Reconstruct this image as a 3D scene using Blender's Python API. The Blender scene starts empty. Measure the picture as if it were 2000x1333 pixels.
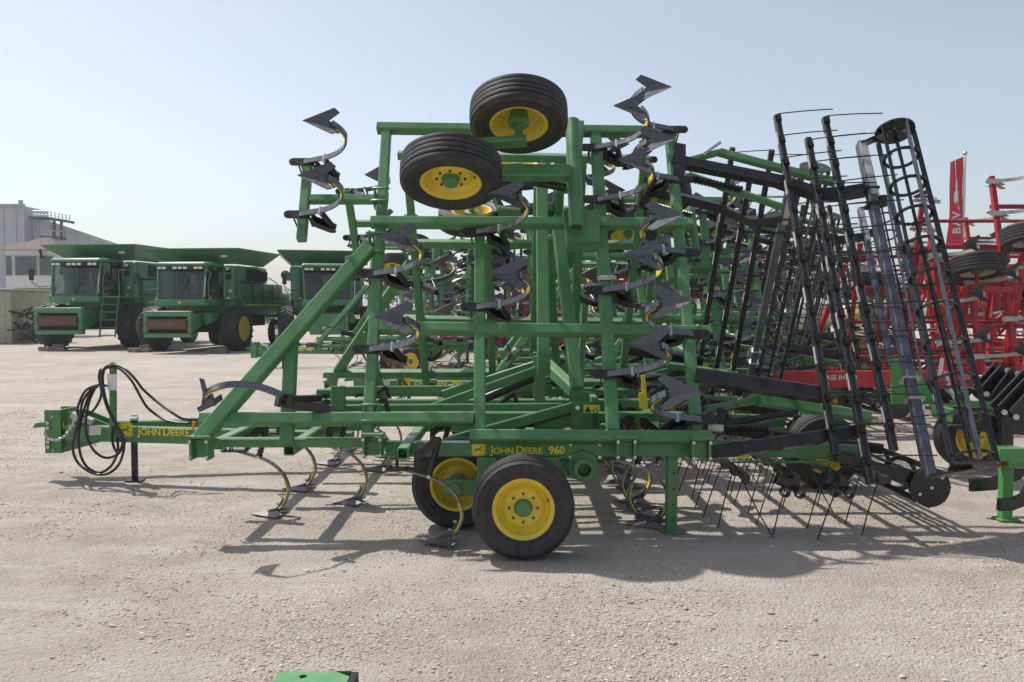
import bpy, bmesh, math, random
import numpy as np
from mathutils import Vector, Matrix, noise
R = math.radians
random.seed(11)
sc = bpy.context.scene
col = sc.collection

# ---------------------------------------------------------------- camera
FPX = 1614.0                      # focal length in pixels of a 2000 px wide frame
CAMH = 1.75
PITCH = math.atan((666.5 - 595.0) / FPX)
cam = bpy.data.cameras.new('camera'); camo = bpy.data.objects.new('camera', cam); col.objects.link(camo)
cam.sensor_width = 36.0; cam.lens = 36.0 * FPX / 2000.0
cam.clip_start = 0.05; cam.clip_end = 3000
camo.location = (0, 0, CAMH); camo.rotation_euler = (R(90) - PITCH, 0, 0)
sc.camera = camo

# ---------------------------------------------------------------- sky, sun, exposure
SUN_EL, SUN_AZ = R(59), R(-52)     # azimuth from +Y towards +X
w = bpy.data.worlds.new('World'); sc.world = w; w.use_nodes = True
nt = w.node_tree; nt.nodes.clear()
wo = nt.nodes.new('ShaderNodeOutputWorld'); bg = nt.nodes.new('ShaderNodeBackground')
sk = nt.nodes.new('ShaderNodeTexSky'); sk.sky_type = 'NISHITA'; sk.sun_disc = False
sk.sun_elevation = SUN_EL; sk.sun_rotation = SUN_AZ
sk.altitude = 100; sk.air_density = 1.0; sk.dust_density = 1.8; sk.ozone_density = 1.0
bg.inputs['Strength'].default_value = 0.132
hs = nt.nodes.new('ShaderNodeHueSaturation'); hs.inputs['Saturation'].default_value = 0.62; hs.inputs['Value'].default_value = 0.90   # hazy summer air
nt.links.new(sk.outputs[0], hs.inputs['Color']); nt.links.new(hs.outputs[0], bg.inputs['Color']); nt.links.new(bg.outputs[0], wo.inputs['Surface'])
sun = bpy.data.lights.new('sun', 'SUN'); suno = bpy.data.objects.new('sun', sun); col.objects.link(suno)
sun.energy = 3.6; sun.angle = R(0.9); sun.color = (1.0, 0.955, 0.89)
sdir = Vector((math.sin(SUN_AZ) * math.cos(SUN_EL), math.cos(SUN_AZ) * math.cos(SUN_EL), math.sin(SUN_EL)))
suno.rotation_euler = sdir.to_track_quat('Z', 'Y').to_euler(); suno.location = (0, 0, 30)
vs = sc.view_settings
vs.view_transform = 'Standard'; vs.look = 'None'; vs.gamma = 1.0; vs.use_curve_mapping = False; vs.exposure = 0.36
sc.cycles.use_denoising = True
sc.cycles.max_bounces = 6

# ---------------------------------------------------------------- geometry helpers
def ray(px, py):
    xc = (px - 1000.0) / FPX; yc = -(py - 666.5) / FPX
    c, s = math.cos(PITCH), math.sin(PITCH)
    return Vector((xc, c + yc * s, -s + yc * c))
CAM = Vector((0, 0, CAMH))
def P(px, py, Y):
    d = ray(px, py); return CAM + d * (Y / d.y)
def G(px, py, z=0.0):
    d = ray(px, py); return CAM + d * ((z - CAMH) / d.z)
LEAN = R(29); D0 = 6.2; Z0 = 0.8
WN = Vector((0, -math.cos(LEAN), math.sin(LEAN)))      # outward normal of the near folded wing
WL = Vector((0, math.sin(LEAN), math.cos(LEAN)))       # up along the wing
WP = Vector((0, D0, Z0))
def W(px, py, off=0.0):
    d = ray(px, py)
    t = (WP + WN * off - CAM).dot(WN) / d.dot(WN)
    return CAM + d * t

def link(o, parent=None):
    col.objects.link(o)
    if parent is not None: o.parent = parent
    return o

class MB:
    def __init__(s): s.v = []; s.f = []
    def add(s, vs_, fs):
        b = len(s.v); s.v += [tuple(p) for p in vs_]; s.f += [tuple(i + b for i in f) for f in fs]; return s
    def rings(s, rings, cap=True):
        n = len(rings[0]); vs_ = [p for r in rings for p in r]; fs = []
        for k in range(len(rings) - 1):
            for i in range(n):
                j = (i + 1) % n
                fs.append((k * n + i, k * n + j, (k + 1) * n + j, (k + 1) * n + i))
        if cap:
            fs.append(tuple(range(n - 1, -1, -1))); m = (len(rings) - 1) * n
            fs.append(tuple(m + i for i in range(n)))
        return s.add(vs_, fs)
    def bar(s, p0, p1, w, h, up=(0, 0, 1), ch=0.007, hollow=0.0):
        p0 = Vector(p0); p1 = Vector(p1); a = (p1 - p0).normalized(); up = Vector(up)
        sd = a.cross(up)
        if sd.length < 1e-4: sd = a.cross(Vector((1, 0, 0)))
        sd.normalize(); u = sd.cross(a).normalized()
        def sec(p, W_, H_, c):
            x, y = W_ / 2, H_ / 2; c = min(c, x * .6, y * .6)
            q = [(x - c, -y), (x, -y + c), (x, y - c), (x - c, y), (-x + c, y), (-x, y - c), (-x, -y + c), (-x + c, -y)]
            return [p + sd * i + u * j for i, j in q]
        if hollow:
            return s.rings([sec(p0 + a * .12, w - 2 * hollow, h - 2 * hollow, ch), sec(p0, w - 2 * hollow, h - 2 * hollow, ch),
                            sec(p0, w, h, ch), sec(p1, w, h, ch)])
        return s.rings([sec(p0, w, h, ch), sec(p1, w, h, ch)])
    def cyl(s, p0, p1, r, n=12, r2=None, bore=0.0):
        p0 = Vector(p0); p1 = Vector(p1); a = (p1 - p0).normalized()
        sd = a.orthogonal().normalized(); u = a.cross(sd); r2 = r if r2 is None else r2
        def c(p, q): return [p + (sd * math.cos(t) + u * math.sin(t)) * q for t in [2 * math.pi * i / n for i in range(n)]]
        if bore: return s.rings([c(p0 + a * .15, bore), c(p0, bore), c(p0, r), c(p1, r2)])
        return s.rings([c(p0, r), c(p1, r2)])
    def path(s, pts, r=None, w=None, t=None, side=(0, 1, 0), n=8):
        pts = [Vector(p) for p in pts]; rs = []; prev = None
        for i, p in enumerate(pts):
            a = (pts[min(i + 1, len(pts) - 1)] - pts[max(i - 1, 0)]).normalized()
            if r is not None:
                if prev is None: prev = a.orthogonal().normalized()
                prev = (prev - a * prev.dot(a)).normalized(); u = a.cross(prev)
                rr = r[i] if isinstance(r, (list, tuple)) else r
                rs.append([p + (prev * math.cos(k) + u * math.sin(k)) * rr for k in [2 * math.pi * j / n for j in range(n)]])
            else:
                sd = Vector(side); u = sd.cross(a).normalized()
                rs.append([p + sd * (w / 2) + u * (t / 2), p - sd * (w / 2) + u * (t / 2), p - sd * (w / 2) - u * (t / 2), p + sd * (w / 2) - u * (t / 2)])
        return s.rings(rs)
    def lathe(s, prof, c=(0, 0, 0), axis=(0, 0, 1), n=40, closed=False):
        c = Vector(c); a = Vector(axis).normalized(); sd = a.orthogonal().normalized(); u = a.cross(sd); rs = []
        for rr, h in prof:
            rs.append([c + a * h + (sd * math.cos(k) + u * math.sin(k)) * max(rr, 1e-4) for k in [2 * math.pi * j / n for j in range(n)]])
        if closed: rs.append(rs[0]); return s.rings(rs, cap=False)
        return s.rings(rs)
    def plate(s, poly, thick):
        t = Vector(thick); a = [Vector(p) for p in poly]; n = len(a)
        return s.rings([a, [p + t for p in a]])
    def box(s, c, size, M=None):
        x, y, z = [q / 2 for q in size]; c = Vector(c)
        q = [Vector(p) for p in ((-x, -y, -z), (x, -y, -z), (x, y, -z), (-x, y, -z), (-x, -y, z), (x, -y, z), (x, y, z), (-x, y, z))]
        if M is not None: q = [M @ p for p in q]
        return s.add([p + c for p in q], [(3, 2, 1, 0), (4, 5, 6, 7), (0, 1, 5, 4), (1, 2, 6, 5), (2, 3, 7, 6), (3, 0, 4, 7)])
    def hexa(s, q):
        return s.add([Vector(p) for p in q], [(3, 2, 1, 0), (4, 5, 6, 7), (0, 1, 5, 4), (1, 2, 6, 5), (2, 3, 7, 6), (3, 0, 4, 7)])
    def ball(s, c, r, n=12, m=8, sq=(1, 1, 1)):
        c = Vector(c); rs = []
        for i in range(1, m):
            t = math.pi * i / m
            rs.append([c + Vector((math.sin(t) * math.cos(k) * sq[0], math.sin(t) * math.sin(k) * sq[1], math.cos(t) * sq[2])) * r for k in [2 * math.pi * j / n for j in range(n)]])
        return s.rings(rs)
    def mesh(s, name, mat, org=(0, 0, 0), ang=35):
        me = bpy.data.meshes.new(name); o = Vector(org)
        me.from_pydata([Vector(p) - o for p in s.v], [], s.f)
        bm = bmesh.new(); bm.from_mesh(me); bmesh.ops.recalc_face_normals(bm, faces=bm.faces); bm.to_mesh(me); bm.free()
        me.polygons.foreach_set('use_smooth', [True] * len(me.polygons)); me.set_sharp_from_angle(angle=R(ang))
        me.materials.append(mat); me.update(); return me
    def build(s, name, mat, parent=None, org=None, ang=35):
        if org is None:
            r_ = parent
            while r_ is not None and r_.parent is not None: r_ = r_.parent
            org = r_.get('_org', (0, 0, 0)) if r_ is not None else (0, 0, 0)
        me = s.mesh(name, mat, org, ang)
        return link(bpy.data.objects.new(name, me), parent)

def inst(name, me, parent, M=None):
    o = bpy.data.objects.new(name, me); link(o, parent)
    if M is not None: o.matrix_local = M
    return o
def thing(name, label, cat, loc, group=None, rz=0.0):
    o = bpy.data.objects.new(name, None); o.empty_display_size = .3; link(o)
    o.location = loc; o.rotation_euler = (0, 0, rz); o['label'] = label; o['category'] = cat
    if group: o['group'] = group
    o['_org'] = tuple(loc); return o
def tag(o, label=None, cat=None, group=None, kind=None):
    if label: o['label'] = label
    if cat: o['category'] = cat
    if group: o['group'] = group
    if kind: o['kind'] = kind
    return o
KIDS = {}
def index_children():
    KIDS.clear()
    for o in col.objects:
        if o.parent is not None: KIDS.setdefault(o.parent.name, []).append(o)
def copy_tree(o, parent=None, skip=(), depth=0):
    c = o.copy(); link(c, parent)
    for k in KIDS.get(o.name, ()):
        if k.name.split('.')[0] in skip: continue
        copy_tree(k, c, skip, depth + 1)
    return c
def frame(ex, ez, p):
    ex = Vector(ex).normalized(); ez = Vector(ez); ez = (ez - ex * ez.dot(ex)).normalized(); ey = ez.cross(ex)
    M = Matrix((ex, ey, ez)).transposed().to_4x4(); M.translation = Vector(p); return M

# ---------------------------------------------------------------- materials
def mat(name, base, rough=0.5, metal=0.0, var=0.0, vscale=3.0, bump=0.0, bscale=60, spec=0.5, coat=0.0, dust=0.0, alpha=None, trans=0.0, rvar=0.0, top=0.0):
    m = bpy.data.materials.new(name); m.use_nodes = True; n = m.node_tree; b = n.nodes['Principled BSDF']
    b.inputs['Base Color'].default_value = (*base, 1); b.inputs['Roughness'].default_value = rough
    b.inputs['Metallic'].default_value = metal; b.inputs['Specular IOR Level'].default_value = spec
    b.inputs['Coat Weight'].default_value = coat; b.inputs['Coat Roughness'].default_value = 0.15
    b.inputs['Transmission Weight'].default_value = trans
    tc = n.nodes.new('ShaderNodeTexCoord')
    src = None
    if var > 0 or dust > 0 or rvar > 0:
        nz = n.nodes.new('ShaderNodeTexNoise'); nz.inputs['Scale'].default_value = vscale; nz.inputs['Detail'].default_value = 6; nz.inputs['Roughness'].default_value = .65
        n.links.new(tc.outputs['Object'], nz.inputs['Vector'])
    if var > 0:
        mx = n.nodes.new('ShaderNodeMix'); mx.data_type = 'RGBA'
        mx.inputs['A'].default_value = (*[c * (1 - var) for c in base], 1); mx.inputs['B'].default_value = (*[min(1, c * (1 + var)) for c in base], 1)
        cr = n.nodes.new('ShaderNodeMapRange'); cr.inputs['From Min'].default_value = .3; cr.inputs['From Max'].default_value = .7
        n.links.new(nz.outputs['Fac'], cr.inputs['Value']); n.links.new(cr.outputs[0], mx.inputs['Factor'])
        src = mx.outputs['Result']
    if dust > 0:
        n2 = n.nodes.new('ShaderNodeTexNoise'); n2.inputs['Scale'].default_value = vscale * 2.3; n2.inputs['Detail'].default_value = 8; n2.inputs['Roughness'].default_value = .7
        n.links.new(tc.outputs['Object'], n2.inputs['Vector'])
        r2 = n.nodes.new('ShaderNodeMapRange'); r2.inputs['From Min'].default_value = .42; r2.inputs['From Max'].default_value = .8; r2.inputs['To Max'].default_value = dust
        n.links.new(n2.outputs['Fac'], r2.inputs['Value'])
        m2 = n.nodes.new('ShaderNodeMix'); m2.data_type = 'RGBA'; m2.inputs['B'].default_value = (.36, .32, .28, 1)
        if src is None: m2.inputs['A'].default_value = (*base, 1)
        else: n.links.new(src, m2.inputs['A'])
        n.links.new(r2.outputs[0], m2.inputs['Factor']); src = m2.outputs['Result']
    if top > 0:                                                  # dust that has settled on upward faces
        g_ = n.nodes.new('ShaderNodeNewGeometry'); sx_ = n.nodes.new('ShaderNodeSeparateXYZ'); n.links.new(g_.outputs['Normal'], sx_.inputs[0])
        r3 = n.nodes.new('ShaderNodeMapRange'); r3.inputs['From Min'].default_value = .6; r3.inputs['From Max'].default_value = 1.0; r3.inputs['To Max'].default_value = top
        n.links.new(sx_.outputs['Z'], r3.inputs['Value'])
        m3 = n.nodes.new('ShaderNodeMix'); m3.data_type = 'RGBA'; m3.inputs['B'].default_value = (.36, .32, .28, 1)
        n.links.new(src, m3.inputs['A']); n.links.new(r3.outputs[0], m3.inputs['Factor']); src = m3.outputs['Result']
    if src is not None: n.links.new(src, b.inputs['Base Color'])
    if rvar > 0:
        rr = n.nodes.new('ShaderNodeMapRange'); rr.inputs['From Min'].default_value = .3; rr.inputs['From Max'].default_value = .7
        rr.inputs['To Min'].default_value = max(.05, rough - rvar); rr.inputs['To Max'].default_value = min(1, rough + rvar)
        n.links.new(nz.outputs['Fac'], rr.inputs['Value']); n.links.new(rr.outputs[0], b.inputs['Roughness'])
    if bump > 0:
        bz = n.nodes.new('ShaderNodeTexNoise'); bz.inputs['Scale'].default_value = bscale; bz.inputs['Detail'].default_value = 5
        n.links.new(tc.outputs['Object'], bz.inputs['Vector'])
        bp = n.nodes.new('ShaderNodeBump'); bp.inputs['Strength'].default_value = bump; bp.inputs['Distance'].default_value = .01
        n.links.new(bz.outputs['Fac'], bp.inputs['Height']); n.links.new(bp.outputs[0], b.inputs['Normal'])
    return m
GREEN = mat('green_paint', (.060, .205, .066), .40, var=.18, vscale=3.5, dust=.26, rvar=.09, top=.22)
PLATEG = mat('plate_green_paint', (.085, .26, .10), .5, var=.12, vscale=6, dust=.3)
BGREEN = mat('bright_green_paint', (.085, .31, .075), .45, var=.10, dust=.2)
CGREEN = mat('combine_green', (.060, .215, .095), .38, var=.18, vscale=1.2, dust=.25, rvar=.1, top=.3)
YELLOW = mat('yellow_paint', (.76, .56, .025), .38, var=.14, vscale=9, dust=.30, rvar=.1)
DYEL = mat('decal_yellow', (.85, .70, .03), .4)
BLACK = mat('black_paint', (.012, .012, .013), .27, var=.2, vscale=8, dust=.05, rvar=.1)
STEEL = mat('spring_steel_black', (.20, .20, .21), .27, metal=.85, var=.15, vscale=20, rvar=.08)
SWEEP = mat('sweep_steel', (.115, .110, .118), .40, metal=.5, var=.25, vscale=25, rvar=.12)
ZINC = mat('zinc_bolt', (.55, .55, .53), .3, metal=.9)
GREYB = mat('bare_steel_tube', (.11, .118, .14), .36, metal=.4, var=.25, vscale=7, rvar=.1)
RUBBER = mat('tyre_rubber', (.022, .021, .021), .62, var=.35, vscale=7, dust=.13, bump=.2, bscale=120)
HOSE = mat('hydraulic_hose', (.015, .015, .015), .45, dust=.08)
RED = mat('red_paint', (.40, .008, .014), .38, var=.12, dust=.12, rvar=.08)
DRED = mat('dark_red_paint', (.28, .010, .014), .42, var=.15, dust=.12)
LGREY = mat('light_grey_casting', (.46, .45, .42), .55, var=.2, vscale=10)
WHITE = mat('white_paint', (.74, .74, .71), .5, var=.08, dust=.1)
GLASS = mat('cab_glass', (.62, .64, .60), .02, trans=1.0)
DGLASS = mat('dark_cab_glass', (.022, .018, .015), .10, spec=.35, var=.5, vscale=1.5)
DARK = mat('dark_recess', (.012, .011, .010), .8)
RUST = mat('rusty_steel', (.12, .055, .035), .7, var=.4, vscale=5, dust=.2)
LAMP = mat('lamp_glass', (.75, .75, .70), .15, spec=.8)
ORANGE = mat('orange_reflector', (.85, .20, .02), .3)
WOOD = mat('weathered_wood', (.22, .18, .14), .85, var=.35, vscale=8)
PRINTG = mat('decal_dark_green', (.012, .07, .022), .4)
PRINTB = mat('decal_black', (.012, .012, .012), .5)
HALL = mat('hall_cladding', (.47, .48, .51), .55, var=.06, vscale=.4, rvar=.05)
SHED = mat('shed_board', (.40, .41, .30), .8, var=.18, vscale=2.5)
ROOFB = mat('brown_shingle', (.085, .06, .05), .8, var=.3, vscale=6)
WGLASS = mat('window_glass', (.09, .11, .11), .08, spec=.8, var=.5, vscale=.9)
BANNER = mat('red_banner_cloth', (.62, .045, .07), .75, var=.06)
TANKW = mat('white_plastic_tank', (.70, .70, .66), .45, var=.05)
TANKY = mat('yellow_plastic_tank', (.72, .62, .25), .45, var=.05)

# ---------------------------------------------------------------- ground
def ground_material():
    m = bpy.data.materials.new('crushed_limestone'); m.use_nodes = True; n = m.node_tree; b = n.nodes['Principled BSDF']
    N = n.nodes.new; Lk = n.links.new
    ge = N('ShaderNodeNewGeometry')
    def nz(scale, det=6, ro=.6, dist=0):
        t = N('ShaderNodeTexNoise'); t.inputs['Scale'].default_value = scale; t.inputs['Detail'].default_value = det; t.inputs['Roughness'].default_value = ro; t.inputs['Distortion'].default_value = dist
        Lk(ge.outputs['Position'], t.inputs['Vector']); return t.outputs['Fac']
    def rng(s, a, c, lo=0, hi=1):
        t = N('ShaderNodeMapRange'); t.inputs['From Min'].default_value = a; t.inputs['From Max'].default_value = c; t.inputs['To Min'].default_value = lo; t.inputs['To Max'].default_value = hi
        Lk(s, t.inputs['Value']); return t.outputs[0]
    def mix(f, A, B):
        t = N('ShaderNodeMix'); t.data_type = 'RGBA'
        for k, v in (('A', A), ('B', B)):
            if isinstance(v, tuple): t.inputs[k].default_value = (*v, 1)
            else: Lk(v, t.inputs[k])
        if isinstance(f, float): t.inputs['Factor'].default_value = f
        else: Lk(f, t.inputs['Factor'])
        return t.outputs['Result']
    c = mix(rng(nz(.42, 5), .38, .62), (.570, .508, .438), (.400, .342, .280))      # broad patches: pale dust, browner grit
    c = mix(rng(nz(2.2, 6, .7), .40, .70), c, (.60, .545, .49))                    # dusted streaks
    c = mix(rng(nz(24, 5, .78), .48, .66, 0, .45), c, (.33, .285, .245))             # grit
    c = mix(rng(nz(80, 3, .7), .54, .70, 0, .45), c, (.17, .148, .130))               # dark grains
    c = mix(rng(nz(70, 3, .7), .60, .78, 0, .6), c, (.56, .52, .49))                 # pale grains
    mp_ = N('ShaderNodeMapping'); mp_.inputs['Scale'].default_value = (.35, 3.2, 1); mp_.inputs['Rotation'].default_value = (0, 0, .25); Lk(ge.outputs['Position'], mp_.inputs['Vector'])
    tk = N('ShaderNodeTexNoise'); tk.inputs['Scale'].default_value = 1.0; tk.inputs['Detail'].default_value = 7; tk.inputs['Roughness'].default_value = .6; Lk(mp_.outputs[0], tk.inputs['Vector'])
    c = mix(rng(tk.outputs['Fac'], .50, .68, 0, .45), c, (.40, .345, .29))            # scuffed wheel tracks
    c = mix(rng(tk.outputs['Fac'], .32, .44, .6, 0), c, (.62, .57, .52))
    v = N('ShaderNodeTexVoronoi'); v.inputs['Scale'].default_value = 55; Lk(ge.outputs['Position'], v.inputs['Vector'])
    bw = N('ShaderNodeRGBToBW'); Lk(v.outputs['Color'], bw.inputs[0])
    c = mix(rng(bw.outputs[0], .0, 1.0, 0.0, .22), c, (.20, .175, .16))
    Lk(c, b.inputs['Base Color']); b.inputs['Roughness'].default_value = .95; b.inputs['Specular IOR Level'].default_value = .15
    ad = N('ShaderNodeMath'); ad.operation = 'ADD'; Lk(nz(22, 8, .75), ad.inputs[0])
    ml = N('ShaderNodeMath'); ml.operation = 'MULTIPLY'; ml.inputs[1].default_value = -.45; Lk(v.outputs['Distance'], ml.inputs[0]); Lk(ml.outputs[0], ad.inputs[1])
    bp = N('ShaderNodeBump'); bp.inputs['Strength'].default_value = 1.0; bp.inputs['Distance'].default_value = .03
    Lk(ad.outputs[0], bp.inputs['Height']); Lk(bp.outputs[0], b.inputs['Normal'])
    return m
def hgt(x, y):
    f = max(0.0, 1 - max(0, y - 16) / 14.0)
    h = noise.noise((x * .5, y * .5, 0)) * .012 + noise.noise((x * 2.1, y * 2.1, 3)) * .008 + noise.noise((x * 6, y * 6, 7)) * .006 + noise.noise((x * 15, y * 15, 9)) * .004
    return h * f - .004
def axis_vals(lo, hi, dlo, dhi, step, grow=1.25):
    v = list(np.arange(dlo, dhi + 1e-6, step)); s = step; x = dhi
    while x < hi: s *= grow; x += s; v.append(min(x, hi))
    s = step; x = dlo
    while x > lo: s *= grow; x -= s; v.insert(0, max(x, lo))
    return v
xs = axis_vals(-900, 900, -6.5, 6.5, .055, 1.22); ys = axis_vals(-60, 1500, 3.2, 11.0, .05, 1.16)
gv = [(x, y, hgt(x, y)) for y in ys for x in xs]; nx = len(xs)
gf = [(j * nx + i, j * nx + i + 1, (j + 1) * nx + i + 1, (j + 1) * nx + i) for j in range(len(ys) - 1) for i in range(nx - 1)]
gm = bpy.data.meshes.new('ground'); gm.from_pydata(gv, [], gf); gm.polygons.foreach_set('use_smooth', [True] * len(gm.polygons))
GROUNDM = ground_material(); gm.materials.append(GROUNDM)
ground = link(bpy.data.objects.new('ground', gm)); tag(ground, 'pale beige crushed stone yard', kind='structure')

def stone_mesh(name, n, ymin, ymax, smin, smax, seed, cluster):
    rs = np.random.RandomState(seed); base = []
    for k in range(8):
        bm = bmesh.new(); bmesh.ops.create_icosphere(bm, subdivisions=1, radius=1)
        for v in bm.verts: v.co *= 1 + rs.uniform(-.32, .25)
        bm.verts.ensure_lookup_table()
        vv = np.array([v.co[:] for v in bm.verts]); ff = np.array([[q.index for q in f.verts] for f in bm.faces]); bm.free(); base.append((vv, ff))
    V, Fc, off, cnt = [], [], 0, 0
    while cnt < n:
        y = ymin + (ymax - ymin) * rs.rand() ** 1.6; x = rs.uniform(-.72, .72) * (y + .6)
        d = noise.noise((x * .8, y * .8, seed)) + .6 * noise.noise((x * 3, y * 3, seed + 4))
        if rs.rand() > cluster + d * 1.1: continue
        cnt += 1; vv, ff = base[rs.randint(8)]
        s = smin * (smax / smin) ** (rs.rand() ** 2.2); sc3 = np.array([rs.uniform(.8, 1.5), rs.uniform(.7, 1.2), rs.uniform(.4, .8)]) * s
        a = rs.uniform(0, 6.283); c_, s_ = math.cos(a), math.sin(a)
        p = vv * sc3; p = np.stack([p[:, 0] * c_ - p[:, 1] * s_, p[:, 0] * s_ + p[:, 1] * c_, p[:, 2]], 1) + np.array([x, y, hgt(x, y) + sc3[2] * .25])
        V.append(p); Fc.append(ff + off); off += len(vv)
    me = bpy.data.meshes.new(name); me.from_pydata(np.concatenate(V).tolist(), [], np.concatenate(Fc).tolist()); return me
sm = bpy.data.materials.new('stone'); sm.use_nodes = True; q = sm.node_tree; b = q.nodes['Principled BSDF']; b.inputs['Roughness'].default_value = .9; b.inputs['Specular IOR Level'].default_value = .2
ge = q.nodes.new('ShaderNodeNewGeometry'); cr = q.nodes.new('ShaderNodeValToRGB'); e = cr.color_ramp.elements
e[0].position = 0; e[0].color = (.29, .25, .215, 1); e[1].position = 1; e[1].color = (.60, .56, .52, 1)
for ps, c in ((.25, (.40, .345, .295, 1)), (.5, (.49, .43, .375, 1)), (.8, (.56, .50, .445, 1)), (.9, (.34, .23, .18, 1))):
    el = e.new(ps); el.color = c
q.links.new(ge.outputs['Random Per Island'], cr.inputs['Fac']); q.links.new(cr.outputs[0], b.inputs['Base Color'])
for nm, n_, a, z, s0, s1, sd, cl in (('gravel', 62000, 3.3, 14, .003, .011, 5, .26), ('pebbles', 800, 3.3, 26, .008, .021, 8, .05)):
    me = stone_mesh(nm, n_, a, z, s0, s1, sd, cl); me.materials.append(sm)
    tag(link(bpy.data.objects.new(nm, me)), 'loose crushed stone scattered over the yard', 'gravel', kind='stuff')

# ---------------------------------------------------------------- shared meshes of the field cultivator
def catmull(pts, k=4):
    pts = [Vector(p) for p in pts]; q = [pts[0] * 2 - pts[1]] + pts + [pts[-1] * 2 - pts[-2]]; out = []
    for i in range(1, len(q) - 2):
        for j in range(k):
            t = j / k; a, b_, c, d = q[i - 1], q[i], q[i + 1], q[i + 2]
            out.append(.5 * ((2 * b_) + (c - a) * t + (2 * a - 5 * b_ + 4 * c - d) * t * t + (3 * b_ - a - 3 * c + d) * t ** 3))
    out.append(pts[-1]); return out
SH = [(-.02, 0, -.070), (.10, 0, -.105), (.20, 0, -.135), (.30, 0, -.195), (.375, 0, -.285), (.41, 0, -.395), (.385, 0, -.49), (.325, 0, -.572)]
def make_shank(prefix, msteel, msweep, mclamp, mdecal):
    d = {}
    cv = catmull(SH, 4)
    d['spring_shank'] = MB().path(cv, w=.048, t=.015).mesh(prefix + 'spring_shank', msteel)
    m = MB()
    for s in (1, -1):
        tip = Vector((.085, 0, -.602)); nk = Vector((.262, 0, -.565)); oe = Vector((.335, s * .138, -.600)); ie = Vector((.378, s * .106, -.578))
        t = Vector((0, 0, .007)); A = [tip, oe, ie, nk]
        m.rings([A, [p + t for p in A]])
    m.path([(.235, 0, -.572), (.30, 0, -.556), (.335, 0, -.520), (.36, 0, -.47)], w=.052, t=.012)
    d['sweep'] = m.mesh(prefix + 'sweep', msweep, ang=25)
    m = MB()
    for x, z in ((.318, -.515), (.352, -.455)): m.cyl((x + .014, 0, z - .004), (x - .012, 0, z + .006), .011, 8)
    d['bolt'] = m.mesh(prefix + 'bolt', ZINC)
    inner = [Vector((p.x, 0, p.z)) for p in cv[17:27]]; off = []
    for i, p in enumerate(inner):
        a = (inner[min(i + 1, len(inner) - 1)] - inner[max(i - 1, 0)]).normalized(); off.append(p + Vector((a.z, 0, -a.x)) * .0118)
    d['decal_strip'] = MB().path(off, w=.049, t=.009).mesh(prefix + 'decal_strip', mdecal)
    m = MB()                                                     # pivot clamp strapped under the toolbar
    rr = [(-.118 + .036 * math.cos(k), .036 * math.sin(k), -.076) for k in [math.pi / 2 + math.pi * i / 6 for i in range(7)]]
    m.plate(rr + [(.07, -.036, -.076), (.07, .036, -.076)], (0, 0, .018))
    m.cyl((-.118, 0, -.082), (-.118, 0, -.040), .014, 8); m.cyl((-.068, -.03, -.06), (-.068, -.03, .07), .008, 6); m.cyl((.068, -.03, -.06), (.068, -.03, .07), .008, 6)
    m.cyl((-.068, .03, -.06), (-.068, .03, .07), .008, 6); m.cyl((.068, .03, -.06), (.068, .03, .07), .008, 6)
    d['clamp'] = m.mesh(prefix + 'clamp', mclamp)
    m = MB()                                                     # bracket arm that carries the trip spring
    for s in (-.034, .028):
        m.plate([(.056, s, -.06), (.060, s, .055), (.20, s, .165), (.245, s, .165), (.258, s, .14), (.245, s, .118), (.105, s, .012), (.085, s, -.06)], (0, .006, 0))
    m.plate([(.060, -.03, .055), (.20, -.03, .165), (.20, .03, .165), (.060, .03, .055)], (.006, 0, .006))
    d['bracket'] = m.mesh(prefix + 'bracket', mclamp)
    m = MB(); a, b_ = Vector((.235, 0, .145)), Vector((.165, 0, -.115)); ax = (b_ - a).normalized(); prof = []; n = 9; L_ = (b_ - a).length
    for i in range(n * 2 + 1): prof.append((.028 if i % 2 else .020, L_ * i / (n * 2)))
    m.lathe(prof, a, ax, 10)
    d['coil_spring'] = m.mesh(prefix + 'coil_spring', mclamp, ang=70)
    d['pivot_bolt'] = MB().cyl((.165, -.038, -.118), (.165, .038, -.118), .014, 8).mesh(prefix + 'pivot_bolt', ZINC)
    return d
GSH = make_shank('', STEEL, SWEEP, BLACK, DYEL)
def put_shank(parent, M, meshes=None, sub=('sweep', 'bolt', 'decal_strip', 'clamp', 'bracket', 'coil_spring', 'pivot_bolt')):
    ms = meshes or GSH
    o = inst('spring_shank', ms['spring_shank'], parent, M)
    for k in sub: inst(k, ms[k], o)
    return o
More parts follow.
